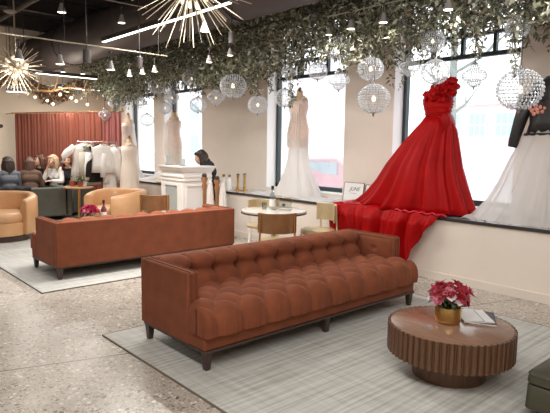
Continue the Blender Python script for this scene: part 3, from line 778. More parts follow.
# shoulder ruffle: overlapping wavy petals from the chest up over one shoulder
rf = newbm()
for k, (dx_, dy_, z, r_k) in enumerate(((-.07,-.12,2.21,.045), (.0,-.13,2.225,.055), (.05,-.12,2.235,.07), (.12,-.08,2.25,.07), (.03,-.07,2.29,.07), (.10,-.04,2.32,.08), (.19,-.02,2.34,.062), (.12,.02,2.35,.06), (.18,-.05,2.28,.06), (.09,-.11,2.20,.055))):
    sphere(rf, (G0[0]+dx_, G0[1]+dy_, z), r_k, 16, 10)
fuse('shoulder_ruffle', rf, M['red'], t, .0075, 1, .042, 3, 17)
# the train: along the ledge to the far end and down over its front edge
def train_fn(u, v):
    x = -4.99+u*1.70; hem = .30+.0*u
    if x > -3.74: hem = .12+(x+3.74)/.42*.70
    elif x > -4.2: hem = .12+(-3.74-x)*.12
    else: hem = .175+(-4.2-x)*.22
    hem = min(hem, .76)
    top = 6.18-.06*math.sin(u*7)
    L1 = top-5.60; L2 = .79-hem; s = v*(L1+L2)
    fo = .55*math.sin(x*17)+.35*math.sin(x*29+1)+.3*math.sin(x*47+.5)
    if s < L1:
        f = s/L1; return (x-.05*(1-f), top-s, .792+.014*(fo+1)*(.4+.6*f)+.05*(1-f)*math.exp(-((x+4.3)/.5)**2))
    d = s-L1; e = min(1, d/.12)
    return (x+.02*math.sin(d*9+x*3), 5.60-.075*(fo+1.1)*e-.01, .79-d+.014*(fo+1)*(1-e))
train('train', M['red'], t, train_fn, 170, 60, .004)
def lining(u, v):
    x = -5.02+u*.9; y = 6.25-v*.63
    return (x, y, .80+.05*(1-v)*math.sin(PI*u)+.012*math.sin(x*23+y*9))
train('lining_fold', M['crimson'], t, lining, 50, 20, .004)
bm = newbm()
tube(bm, [(-3.95+k*.038, 5.60-.03+.01*math.sin(k), .80+.012*math.sin(k*1.9)) for k in range(20)], .012, 6); obj('hem_roll', bm, M['crimson'], t, smooth=80)

# --- white tulle skirt with cropped black leather jacket
T1 = (-2.30, 5.99)
mannequin('linen form in black jacket and tulle skirt at the right edge of the window', (*T1, ZL), 0, 1.64)
t = thing('tulle_skirt', 'white tulle skirt pooled on the ledge at the right edge of the photo', 'skirt', (0,0,0))
sk = [(1.85,0,0,.17,.13,.0,16),(1.72,0,0,.27,.19,.03,16),(1.5,-.02,0,.37,.25,.04,16),(1.2,-.05,0,.46,.30,.05,16),(.98,-.09,0,.54,.335,.055,16),(.84,-.12,0,.63,.35,.06,16),(.785,-.13,-.0,.71,.355,.03,16)]
M['tulle'] = sheer('white_tulle',(252,250,249),.55,.40)
bm = gown_mesh([(z, T1[0]+x, T1[1]+y, rx, ry, fo, nf) for z, x, y, rx, ry, fo, nf in sk], 128); obj('tulle_layers', bm, M['tulle'], t, smooth=80, solid=0)
bm = newbm(); grid(bm, 80, 12, lambda u, v: (-3.12+u*1.75, 5.66+v*.28, .775+.035*abs(math.sin(u*15+v*3))*(.4+v)+.012*math.sin(u*47))); obj('tulle_hem', bm, M['tulle'], t, smooth=80, solid=0)
t = thing('leather_jacket', 'cropped black leather jacket with rose embroidery hung over the tulle skirt', 'jacket', (0,0,0))
bm = gown_mesh([(1.72,*T1,.26,.17,0,8),(1.86,*T1,.225,.155,0,8),(2.05,*T1,.235,.165,0,8),(2.2,*T1,.225,.15,0,8),(2.28,*T1,.20,.115,0,8),(2.31,*T1,.12,.09,0,8),(2.34,T1[0],T1[1],.085,.08,0,8)]); jb = obj('jacket_body', bm, M['leather_black'], t, smooth=60, solid=.008)
for s in (-1, 1):
    bm = newbm(); tube(bm, [(T1[0]+s*.17, T1[1], 2.25), (T1[0]+s*.26, T1[1]-.02, 2.12), (T1[0]+s*.32, T1[1]-.04, 1.9), (T1[0]+s*.37, T1[1]-.05, 1.68), (T1[0]+s*.385, T1[1]-.05, 1.60)], [.075,.085,.07,.058,.052], 14); obj('sleeve', bm, M['leather_black'], t, smooth=70)
    bm = newbm(); box(bm, -.05, .05, -.012, 0, -.09, .05); b_ = obj('lapel', bm, M['leather_black'], t, loc=(T1[0]+s*.07, T1[1]-.155, 2.17), rot=(-.12, s*.35, 0), smooth=None)
bm = newbm()
for k in range(10):
    a = k*2.4; r = .018*math.sqrt(k)
    sphere(bm, (T1[0]-.10+r*math.cos(a)*1.6, T1[1]-.158-.004*math.cos(a), 1.99+r*math.sin(a)), .022, 8, 6, (1,.3,1))
obj('rose_patch', bm, M['patch'], t)
bm = newbm(); tube(bm, [(T1[0]+.27*math.cos(a*.2), T1[1]+.177*math.sin(a*.2), 1.735) for a in range(31)], .016, 6); obj('waistband', bm, M['leather_black'], t)

# --- white lace mermaid gown
T2 = (-6.26, 6.12)
mannequin('linen form wearing the white lace gown with sheer back', (*T2, ZL), .1, 1.70)
t = thing('lace_gown', 'white lace mermaid gown with sheer back in the second window', 'gown', (0,0,0))
def mermaid(t, T, top, sc, upper, lower, sweep=0.0):
    rows = [(top,.158,.125),(top-.10,.165,.135),(top-.24,.13,.105),(top-.34,.15,.115),(top-.46,.185,.14),(top-.62,.178,.14),(top-.76,.16,.13)]
    bm = gown_mesh([(z, T[0], T[1], rx*sc, ry*sc, 0, 9) for z, rx, ry in rows]); obj('bodice', bm, upper, t, smooth=70, solid=.004)
    z1 = top-.60; rows = []
    for k in range(9):
        f = k/8; z = z1+(ZL+.012-z1)*f
        rows.append((z, T[0]-sweep*f*f*.5, T[1], (.184-.03*math.sin(PI*min(1, f*1.5))*(f < .67)+.26*f**2.3+sweep*.4*f**3)*sc, (.146+.18*f**2.2)*sc, .05*f, 11))
    bm = gown_mesh(rows, 96)
    for v in bm.verts: v.co.y = min(v.co.y, 6.37)
    obj('skirt', bm, lower, t, smooth=80)
    return t
mermaid(t, T2, 2.30, 1.02, M['nude'], M['ivory'])
for s in (-1, 1):
    bm = newbm(); tube(bm, [(T2[0]+s*.12, T2[1]-.09, 2.29), (T2[0]+s*.15, T2[1]-.03, 2.36), (T2[0]+s*.13, T2[1]+.06, 2.30)], .012, 6); obj('strap', bm, M['ivory'], t)
for k in range(7):                                    # lace sprays up the sheer back
    bm = newbm(); tube(bm, [(T2[0]+(-.14+.047*k), T2[1]-.135+.03*abs(k-3)/3, 1.55+.03*(k % 2)), (T2[0]+(-.13+.043*k), T2[1]-.155+.03*abs(k-3)/3, 1.78), (T2[0]+(-.09+.03*k), T2[1]-.115+.02*abs(k-3)/3, 2.05+.05*(k % 3)), (T2[0]+(-.13+.043*k), T2[1]-.13, 2.25)], [.016,.013,.009,.012], 6); obj('lace_spray', bm, M['ivory'], t, smooth=70)
bm = newbm(); grid(bm, 70, 14, lambda u, v: (-7.05+u*1.75, 5.68+v*.5, .770+.03*abs(math.sin(u*11+v*4))*(.3+v)+.008*math.sin(u*31))); obj('train', bm, M['ivory'], t, smooth=80, solid=0)

# --- blush lace gown with a train, third window
T3 = (-10.02, 6.08)
mannequin('linen form wearing the blush lace gown behind the reception desk', (*T3, ZL), 0, 1.5)
t = thing('lace_gown', 'blush and ivory lace gown with long train above the reception desk', 'gown', (0,0,0))
mermaid(t, T3, 2.08, 1.08, M['nude'], M['cream'])
for k in range(8):
    bm = newbm(); x = T3[0]-.17+k*.048; tube(bm, [(x, T3[1]-.155, 1.3+.05*(k % 2)), (x+.02, T3[1]-.17, 1.55), (x-.01, T3[1]-.13, 1.8), (x, T3[1]-.14, 2.03)], [.014,.016,.01,.013], 6); obj('lace_spray', bm, M['ivory'], t, smooth=70)
def tr3(u, v):
    x = -9.9-u*1.55; w = .1+.55*v; top = 1.75-.0*u
    z = .775+(1.55-.775)*max(0, 1-u*1.05)**2.2*(1-.25*v)
    return (x, 6.25-v*(.1+.5*u), z+.012*math.sin(v*22+u*5))
bm = newbm(); grid(bm, 50, 24, tr3); obj('train', bm, M['ivory'], t, smooth=80, solid=0)
# --- ivory gown, farthest window
T4 = (-12.02, 6.02)
mannequin('linen form wearing the ivory gown in the farthest window', (*T4, ZL), 0, 1.5)
t = thing('sleeved_gown', 'ivory sleeveless gown with pale cape in the farthest window', 'gown', (0,0,0))
mermaid(t, T4, 2.06, 1.1, M['cream'], M['ivory'])
bm = newbm(); grid(bm, 24, 16, lambda u, v: (T4[0]+.02+(.14+.20*v)*math.cos(-.9+u*2.6), T4[1]+(.12+.12*v)*math.sin(-.9+u*2.6), 2.10-v*1.1+.01*math.sin(u*40))); obj('cape', bm, M['ivory'], t, smooth=80, solid=0)
# --- cream gown standing on the floor
T5 = (-10.15, 5.10)
t = thing('wooden_plinth', 'low oak display plinth under the cream sheath gown', 'plinth', (T5[0]+.1, T5[1]-.02, 0))
bm = newbm(); box(bm, -.62, .95, -.36, .36, .04, .40); obj('plinth_body', bm, M['wood_mid'], t, bevel=.006, smooth=None)
bm = newbm(); box(bm, -.64, .97, -.38, .38, .40, .43); obj('plinth_top', bm, M['wood_mid'], t, bevel=.006, smooth=None)
bm = newbm(); box(bm, -.58, .91, -.32, .32, 0, .04); obj('plinth_foot', bm, M['dwood'], t, smooth=None)
mannequin('linen form wearing the cream sheath gown on the oak plinth', (*T5, .43), 0, 1.26)
t = thing('sheath_gown', 'cream beaded sheath gown standing before the pink curtain end', 'gown', (0,0,0))
bm = gown_mesh([(1.52,*T5,.19,.14,0,8),(1.42,*T5,.20,.15,0,8),(1.28,*T5,.155,.13,0,8),(1.16,*T5,.185,.14,0,8),(1.02,*T5,.225,.16,0,8),(.85,*T5,.225,.17,.01,9),(.62,*T5,.23,.18,.03,9),(.445,*T5,.30,.22,.05,9)], 72); obj('sheath', bm, M['cream'], t, smooth=80, solid=.004)
for s in (-1, 1):
    bm = newbm(); tube(bm, [(T5[0]+s*.10, T5[1]-.10, 1.51), (T5[0]+s*.145, T5[1]-.03, 1.575), (T5[0]+s*.12, T5[1]+.08, 1.52)], .014, 6); obj('strap', bm, M['cream'], t)
bm = newbm(); grid(bm, 40, 12, lambda u, v: (T5[0]-.1+u*1.1, T5[1]-.30+v*.5, .437+.02*abs(math.sin(u*9+v*3))*(1-u*.5))); obj('hem_fold', bm, M['ivory'], t, smooth=80, solid=0)

# ------------------------------------------------------------------ crystal pendant lights
def pendant(kind, label, loc, R, group=None):
    # loc = centre of the glass body, R its radius; built at R = 1 scale .2 and scaled
    t = thing('crystal_pendant', label, 'pendant light', loc, 0, group)
    prof = (lambda a: (R*math.cos(a), R*.93*math.sin(a))) if kind == 'globe' else None
    bands = []
    if kind == 'globe':
        nb = 14
        for k in range(nb):
            a = -1.25+2.5*k/(nb-1); bands.append((R*math.cos(a), R*.88*math.sin(a)))
        lo, hi = -R*.86, R*.86
    else:
        # stepped lantern: narrow neck, wide belly, narrow lower bowl
        bands = [(R*.20,R*1.05),(R*.33,R*.93),(R*.40,R*.78),(R*.40,R*.62),(R*.66,R*.50),(R*.88,R*.38),(R,R*.22),(R*1.02,R*.05),(R*.97,-R*.12),(R*.80,-R*.26),(R*.58,-R*.34),(R*.56,-R*.50),(R*.46,-R*.66),(R*.26,-R*.80)]
        lo, hi = -R*.86, R*1.1
    fr = newbm(); cr = newbm()
    for i, (r, z) in enumerate(bands):
        if i % 2 == 0 or kind != 'globe': torus(fr, (0,0,z), r, R*.014, 'z', 28, 4)
        n = max(6, int(2*PI*r/(R*.175)))
        for k in range(n):
            a = 2*PI*(k+.5*(i % 2))/n
            octa(cr, (r*math.cos(a), r*math.sin(a), z), R*.05, R*.078, a)
    nm = 10
    for k in range(nm):
        a = 2*PI*k/nm; tube(fr, [(r*math.cos(a), r*math.sin(a), z) for r, z in bands], R*.012, 4)
    obj('frame', fr, M['silver'], t); obj('crystals', cr, M['crystal'], t, smooth=None)['kind'] = 'stuff'
    bm = newbm(); lathe(bm, [(R*.30,hi-R*.03),(R*.26,hi+R*.03),(R*.10,hi+R*.10),(R*.08,hi+R*.18),(R*.02,hi+R*.2)], 16); obj('cap', bm, M['silver'], t)
    bm = newbm(); lathe(bm, [(R*.16,lo+R*.06),(R*.18,lo),(R*.05,lo-R*.08),(R*.08,lo-R*.14),(R*.01,lo-R*.26)], 12); obj('finial', bm, M['silver'], t)
    bm = newbm(); tube(bm, [(0,0,hi+R*.18), (0,0,3.3-loc[2])], .004, 5); obj('cord', bm, M['steel'], t)
    bm = newbm(); sphere(bm, (0,0,0), R*.14, 10, 8, (1,1,1.4)); obj('bulb', bm, M['bulbwarm'], t)
    return t
P_ = [
 ('globe','small crystal globe half hidden in greenery at the upper right',(-2.42,5.3,2.74),.11),
 ('globe','largest crystal globe, hanging before the black leather jacket',(-2.36,5.3,2.152),.215),
 ('lantern','crystal lantern with pointed finial between red gown and biggest globe',(-2.84,5.3,2.315),.122),
 ('globe','crystal globe just above the red shoulder ruffle',(-3.30,5.3,2.405),.148),
 ('lantern','pale stepped crystal lantern left of the red shoulder ruffle',(-3.63,5.3,2.48),.112),
 ('globe','crystal globe buried in leaves above the red gown',(-3.35,5.3,2.74),.13),
 ('globe','upper crystal globe of the pair before the pier with the cards',(-4.19,5.3,2.52),.156),
 ('globe','lower, bigger crystal globe of the pair before the pier with the cards',(-4.05,5.2,2.147),.19),
 ('globe','crystal globe with finial at the top of the second window',(-5.08,5.3,2.578),.128),
 ('lantern','crystal lantern below and right of the second window top globe',(-4.70,5.3,2.417),.132),
 ('globe','wide crystal globe high in the leaves over the second window',(-4.75,5.3,2.84),.16),
 ('globe','crystal globe left of the white lace gown, upper half before the frame',(-5.72,5.3,2.258),.143),
 ('globe','crystal globe alone before the taupe pier left of the second window',(-6.32,5.3,2.186),.15),
 ('lantern','small crystal lantern among leaves at the second window corner',(-5.64,5.3,2.602),.105),
 ('globe','big crystal globe under the leaves over the middle taupe pier',(-6.94,5.3,2.515),.21),
 ('lantern','onion shaped crystal lantern under the big middle globe',(-7.41,5.3,2.352),.14),
 ('globe','crystal globe before the right edge of the narrow window',(-7.94,5.3,2.262),.148),
 ('globe','crystal globe before the top of the narrow window',(-8.13,5.3,2.737),.165),
 ('globe','crystal globe in leaves over the pier left of the narrow window',(-9.35,5.3,2.686),.165),
 ('lantern','crystal lantern over the head of the blush lace gown',(-8.80,5.3,2.428),.13),
 ('globe','small pale crystal globe beside the blush lace gown',(-9.06,5.3,2.256),.12),
 ('globe','crystal globe hanging low before the farthest window',(-9.76,5.3,2.05),.14),
 ('lantern','pale blue crystal lantern over the farthest window',(-10.0,5.3,2.395),.12),
 ('lantern','crystal lantern before the upper right corner of the pink curtain',(-11.13,5.3,2.43),.16),
 ('lantern','lowest crystal lantern, against the pink curtain',(-11.70,5.3,2.21),.135),
]
for k, l, c, R in P_: pendant(k, l, c, R, 'crystal pendants in the greenery')

# ------------------------------------------------------------------ hanging greenery
def leafcloud(name, pts, sizes, parent=None, seed=1, mats=LEAF, w=(.34,.2,.22,.12,.12)):
    rnd = random.Random(seed); V, Fc, MI = [], [], []
    for (x, y, z), s in zip(pts, sizes):
        a = rnd.uniform(0, 2*PI); el = rnd.uniform(-1.3, .35); tw = rnd.uniform(-1, 1)
        d = Vector((math.cos(a)*math.cos(el), math.sin(a)*math.cos(el), math.sin(el)))
        u, v = frame(d); q = u*math.cos(tw)+v*math.sin(tw); n = d.cross(q)
        c = Vector((x, y, z)); i = len(V)
        V += [c, c+d*s*.45+q*s*.20-n*s*.05, c+d*s, c+d*s*.45-q*s*.20-n*s*.05]
        Fc += [(i, i+1, i+2), (i, i+2, i+3)]
        m = rnd.choices(range(len(mats)), w)[0]; MI += [m, m]
    return rawobj(name, V, Fc, mats, parent, MI)
rnd = random.Random(11)
pts, sz = [], []
def lowz(x):
    # lower hem of the greenery along the wall
    b = 2.80+.10*math.sin(x*1.9+.6)+.07*math.sin(x*4.3)+.05*math.sin(x*9.1)
    for c, w_, d in ((-6.9,.7,-.16), (-6.0,.35,-.10), (-4.35,.22,-.12), (-8.6,.8,-.10), (-10.9,.7,-.16), (-3.8,.2,-.02), (-2.45,.12,-.34), (-2.8,.14,-.12), (-3.4,.2,-.06), (-5.1,.55,.17), (-3.3,.5,.07), (-8.1,.4,.1)): b += d*math.exp(-((x-c)/w_)**2)
    return b
for i in range(42000):
    x = rnd.uniform(-12.6, -.2); y = 5.08+1.19*rnd.random()**1.3; lo = lowz(x)+.10*(y-5.2)
    f = rnd.random()**1.15; z = lo+f*(3.62-lo)+rnd.gauss(0, .04)
    pts.append((x, y, z)); sz.append(rnd.uniform(.05, .11))
# ragged strands below the hem
for i in range(240):
    x = rnd.uniform(-12.4, -.3); y = rnd.uniform(5.05, 6.2); lo = lowz(x); L = rnd.uniform(.05, .28); sx, sy = rnd.uniform(-.1, .1), rnd.uniform(-.1, .1)
    for k in range(int(L*110)):
        f = k/(L*110); pts.append((x+sx*f+rnd.gauss(0, .015), y+sy*f+rnd.gauss(0, .015), lo+.12-f*(L+.12))); sz.append(rnd.uniform(.04, .085))
o = leafcloud('hanging_greenery', pts, sz, None, 5)
tag(o, 'dense dusty olive greenery hung along the ceiling above the windows', 'greenery', None, 'stuff')
# the dark trellis the greenery hangs from
t = thing('ceiling_trellis', 'dark wire trellis carrying the hanging greenery under the ceiling', 'trellis', (-6.4, 5.65, 3.3))
for k in range(4):
    bm = newbm(); tube(bm, [(-5.7, -.5+.37*k, 0), (6.1, -.5+.37*k, 0)], .012, 6); obj('rail', bm, M['steel'], t)
for k in range(14):
    x = -5.6+k*.88; bm = newbm(); tube(bm, [(x,-.52,.005), (x,.62,.005)], .009, 6); tube(bm, [(x,.6,0), (x,.6,ZC-3.3)], .006, 5); obj('cross_wire', bm, M['steel'], t)
for k, (x, y, top, bot, lab) in enumerate(((-2.44,5.3,2.95,2.30,'long leafy vine trailing down onto the biggest crystal globe'), (-2.80,5.25,2.9,2.50,'leafy vine trailing just above the finial lantern at right'), (-5.55,5.25,2.95,2.15,'thin grey vine trailing down beside the white lace gown'), (-3.42,5.2,2.95,2.52,'leafy vine trailing over the globe above the red ruffle'), (-10.95,5.2,2.8,2.25,'dark vine trailing at the left end of the greenery'), (-6.35,5.3,2.75,2.34,'wispy vine trailing down to the globe before the taupe pier'))):
    t = thing('trailing_vine', lab, 'vine', (x, y, bot), 0, 'vines trailing below the greenery')
    L = top-bot; r2 = random.Random(k)
    bm = newbm(); tube(bm, [(.03*math.sin(i*.9), .02*math.cos(i*1.1), L*(1-i/10)) for i in range(11)], .005, 5); obj('stem', bm, LEAF[3], t)
    pp = [(.03*math.sin(f*9)+r2.gauss(0, .022), .02*math.cos(f*11)+r2.gauss(0, .022), L*(1-f)) for f in (r2.random() for _ in range(int(L*240)))]
    o = leafcloud('leaves', pp, [r2.uniform(.04, .08) for _ in pp], t, k)

# ------------------------------------------------------------------ sputnik chandeliers
def sputnik(label, loc, R, nsp, nb, seed):
    t = thing('sputnik_chandelier', label, 'chandelier', loc)
    bm = newbm(); sphere(bm, (0,0,0), R*.12, 24, 16); obj('hub', bm, M['spike'], t)
    bm = newbm(); tube(bm, [(0,0,R*.1), (0,0,ZC-.34-loc[2])], .012, 10); obj('stem', bm, M['spike'], t)
    bm = newbm(); lathe(bm, [(.07,0),(.07,.02),(.02,.03)], 24, (0,0,ZC-.345-loc[2]-.02)); obj('canopy', bm, M['spike'], t)
    gold = PI*(3-math.sqrt(5)); r2 = random.Random(seed)
    bm = newbm(); tube(bm, [(0,0,R*.1), (0,0,R)], [.0042,.003], 6); sp = obj('spike', bm, M['spike'], t); first = True
    for k in range(nsp):
        z = 1-2*(k+.5)/nsp; r = math.sqrt(1-z*z); a = k*gold
        d = Vector((r*math.cos(a), r*math.sin(a), z))
        if d.z > .93: continue
        o = sp if first else sp.copy()
        if not first: COL.objects.link(o); o.parent = t
        first = False
        o.rotation_mode = 'QUATERNION'; o.rotation_quaternion = Vector((0,0,1)).rotation_difference(d); o.scale = (1, 1, r2.uniform(.82, 1.0))
    bm = newbm(); lathe(bm, [(.006,0),(.011,.01),(.020,.035),(.022,.055),(.015,.075),(.004,.083)], 12); bb = obj('bulb', bm, M['bulbwarm'], t); first = True
    for k in range(nb):
        z = 1-2*(k+.5)/nb; r = math.sqrt(1-z*z); a = k*gold+1
        d = Vector((r*math.cos(a), r*math.sin(a), z))
        o = bb if first else bb.copy()
        if not first: COL.objects.link(o); o.parent = t
        first = False
        o.rotation_mode = 'QUATERNION'; o.rotation_quaternion = Vector((0,0,1)).rotation_difference(d); o.location = d*R*.27; o.scale = (.75,)*3
    lt = bpy.data.lights.new('chandelier_glow', 'POINT'); lt.energy = 14; lt.color = (1, .9, .76); lt.shadow_soft_size = R*.3
    lo = bpy.data.objects.new('chandelier_glow', lt); COL.objects.link(lo); lo.location = (loc[0], loc[1], loc[2]-R*.75)
sputnik('large spiky sputnik chandelier cut by the top edge of the photo', (-3.70, 2.40, 2.83), .54, 92, 22, 1)
sputnik('smaller glowing sputnik chandelier on a stem at the upper left', (-8.15, 2.40, 2.62), .40, 100, 24, 2)

# ------------------------------------------------------------------ linear lights, tracks, spot heads
def linear(label, a, b, w=.07, h=.06, watts=60):
    a, b = Vector(a), Vector(b); c = (a+b)/2; d = b-a; rz = math.atan2(d.y, d.x); L = d.length/2
    t = thing('linear_light', label, 'light', c, rz)
    bm = newbm(); box(bm, -L, L, -w/2, w/2, 0, h); obj('housing', bm, M['steel'], t, smooth=None)
    bm = newbm(); box(bm, -L+.01, L-.01, -w/2+.006, w/2-.006, -.012, 0); obj('diffuser', bm, M['linear'], t, smooth=None)
    for x in (-L*.8, L*.8):
        bm = newbm(); tube(bm, [(x,0,h), (x,0,ZC+.02-c.z)], .004, 5); obj('cable', bm, M['steel'], t)
    lt = bpy.data.lights.new('linear_glow', 'AREA'); lt.shape = 'RECTANGLE'; lt.size = 2*L-.03; lt.size_y = w-.015; lt.energy = watts; lt.color = (1, .96, .9)
    lo = bpy.data.objects.new('linear_glow', lt); COL.objects.link(lo); lo.location = (c.x, c.y, c.z-.016); lo.rotation_euler = (0, 0, rz)
linear('long bright linear light running across the ceiling centre', (-7.85, 3.55, 3.08), (-4.70, 3.55, 3.08), .055, watts=110)
linear('upper white linear light bar before the end wall', (-11, 3.59, 2.91), (-11, 4.83, 2.91), .07, watts=30)
linear('lower linear light bar before the end wall', (-12.5, 4.57, 2.83), (-12.5, 5.55, 2.83), .07, watts=25)
linear('short linear light bar at the left below the sputnik', (-11, 3.05, 2.52), (-10.9, 3.40, 2.52), .07, watts=15)
linear('added unseen linear light behind the photographer', (-2.2, .6, 3.08), (1.6, .6, 3.08), .075, watts=110)  # added out of view for more overhead light
def track(label, a, b):
    a, b = Vector(a), Vector(b); c = (a+b)/2; d = b-a; L = d.length/2
    t = thing('track_rail', label, 'light track', c, math.atan2(d.y, d.x))
    bm = newbm(); box(bm, -L, L, -.006, .006, -.006, .006); obj('rail', bm, M['spike'], t, smooth=None)
    for x in (-L*.9, 0, L*.9):
        bm = newbm(); tube(bm, [(x,0,.01), (x,0,ZC+.02-c.z)], .005, 5); obj('drop_rod', bm, M['steel'], t)
track('pale track rail crossing the ceiling left of the long linear light', (-6.0, 1.0, 2.665), (-6.0, 3.55, 2.665))
track('track rail with spot lights in front of the greenery', (-4.65, 5.0, 3.16), (-1.6, 5.0, 3.16))
track('track rail high under the ceiling at the top left', (-6.6, 2.0, 3.36), (-6.6, 3.6, 3.36))
hb = newbm(); lathe(hb, [(.018,.13),(.03,.125),(.034,.085),(.052,.045),(.066,.0),(.062,0),(.045,.02)], 24)
h0 = thing('track_light', 'x', 'spot light', (0,0,0), 0, 'spot lights under the ceiling')
obj('lamp_shell', hb, M['lampshell'], h0)
bm = newbm(); lathe(bm, [(.0605,-.002),(.0605,.004)], 24); obj('lamp_face', bm, M['lampface'], h0)
bm = newbm(); tube(bm, [(0,0,.12), (0,0,.24)], .008, 6); box(bm, -.03, .03, -.014, .014, .235, .26); obj('track_mount', bm, M['steel'], h0)
HEADS = [((-6.0,1.80,2.42),'white spot light left of the sputnik chandelier stem',1.1), ((-6.0,2.22,2.42),'white spot light on the pale track right of the sputnik',1.1), ((-6.0,2.80,2.42),'bright spot light at the right part of the pale track',1.1),
 ((-6.6,2.48,3.11),'white spot light at the top edge of the photo left of centre',1.15), ((-6.6,3.24,3.11),'white spot light above the end of the long linear light',1.1),
 ((-5.4,3.70,2.90),'white spot light among the rays of the big sputnik',1.2), ((-6.0,4.18,2.66),'small spot light before the greenery under the big sputnik',1.0), ((-5.9,4.45,2.77),'small spot light before the greenery right of the big sputnik',1.0),
 ((-4.27,5.0,2.96),'white spot light on the greenery track above the second window',1.15), ((-3.80,5.0,2.96),'white spot light on the greenery track above the pier with cards',1.15), ((-4.62,5.0,2.94),'dim spot light at the left end of the greenery track',.9), ((-3.0,5.0,2.96),'added unseen spot light on the greenery track aimed at the red gown',1.15), ((-2.0,5.0,2.96),'added unseen spot light on the greenery track aimed at the tulle skirt',1.15),  # last two heads are added above the frame to brighten the gowns
 ((-7.1,3.99,2.62),'right spot of the three in a row under the duct',1.0), ((-7.3,3.9,2.6),'middle spot of the three in a row under the duct',1.0), ((-7.55,3.82,2.58),'left spot of the three in a row under the duct',1.0),
 ((-9.6,3.60,2.80),'tiny spot light before the far linear lights, left one',1.0), ((-9.6,3.95,2.80),'tiny spot light before the far linear lights, right one',1.0)]
for k, (p, l, s) in enumerate(HEADS):
    o = h0 if k == 0 else dup(h0, p)
    o.location = p; o['label'] = l; o.scale = (s*.66, s*.66, s*.72)
    if p[2] > 3.1: pass
def spotlamp(p, watts, aim=None, ang=1.6, rad=.12):
    lt = bpy.data.lights.new('spot_beam', 'SPOT'); lt.energy = watts; lt.spot_size = ang; lt.spot_blend = 1.0; lt.shadow_soft_size = rad; lt.color = (1, .975, .945)
    lo = bpy.data.objects.new('spot_beam', lt); COL.objects.link(lo); lo.location = p
    if aim: lo.rotation_euler = (Vector(aim)-Vector(p)).to_track_quat('-Z', 'Y').to_euler()
BACK = [(x, y, 2.9) for x in (-4.4, -2.6, -.8, 1.0) for y in (-1.4, 1.5)] + [(-2.2, 3.9, 2.9), (-.6, 4.4, 2.9), (-8.6, .4, 2.9), (-11.4, .8, 2.9), (-6.4, -.6, 2.9), (-10.5, 3.0, 2.9)]  # unseen spot heads added to brighten the room and window wall
for k, p in enumerate(BACK):
    o = dup(h0, p, label='added ceiling fill spot light outside the view of the photo'); o.scale = (.85,)*3; o['group'] = 'added fill spots out of view'
    bm = newbm(); tube(bm, [(0,0,.25), (0,0,(ZC+.01-p[2])/.85)], .008, 6); obj('drop_rod', bm, M['steel'], o)
SPW = 60
for k, (p, l, s) in enumerate(HEADS): spotlamp((p[0], p[1], p[2]-.03), SPW*(.5 if p[1] == 5.0 else .6), (p[0]-.3, 6.25, 1.2) if p[1] == 5.0 else None)
for p in BACK: spotlamp((p[0], p[1], p[2]-.03), SPW*.8, (p[0]-1.6, 6.2, 1.3) if p[1] > 1 else None, ang=2.6)  # fill beams of the added heads
# smoke detector and a black cylinder spot
t = thing('smoke_detector', 'flat white round detector at the top left under the ceiling', 'detector', (-8.5, 2.45, 3.45))
bm = newbm(); lathe(bm, [(.05,-.035),(.085,-.02),(.09,0),(.03,.01)], 28); obj('housing', bm, M['lampshell'], t)
bm = newbm(); tube(bm, [(0,0,.005), (0,0,ZC-.32-3.45)], .008, 6); obj('drop_rod', bm, M['steel'], t)
for p, l in (((-6.0,2.52,2.46),'grey cylinder spot hanging from the pale track'), ((-5.6,4.25,2.86),'dark cylinder spot beside the big sputnik tips'), ((-6.35,3.35,2.52),'dark cylinder spot under the right end of the pale track')):
    t = thing('cylinder_spot', l, 'spot light', p, 0, 'dark cylinder spots')
    bm = newbm(); lathe(bm, [(.035,0),(.042,.005),(.042,.15),(.03,.155)], 20); obj('housing', bm, M['duct'], t)
    bm = newbm(); tube(bm, [(0,0,.15), (0,0,ZC-p[2])], .007, 6); obj('drop_rod', bm, M['steel'], t)

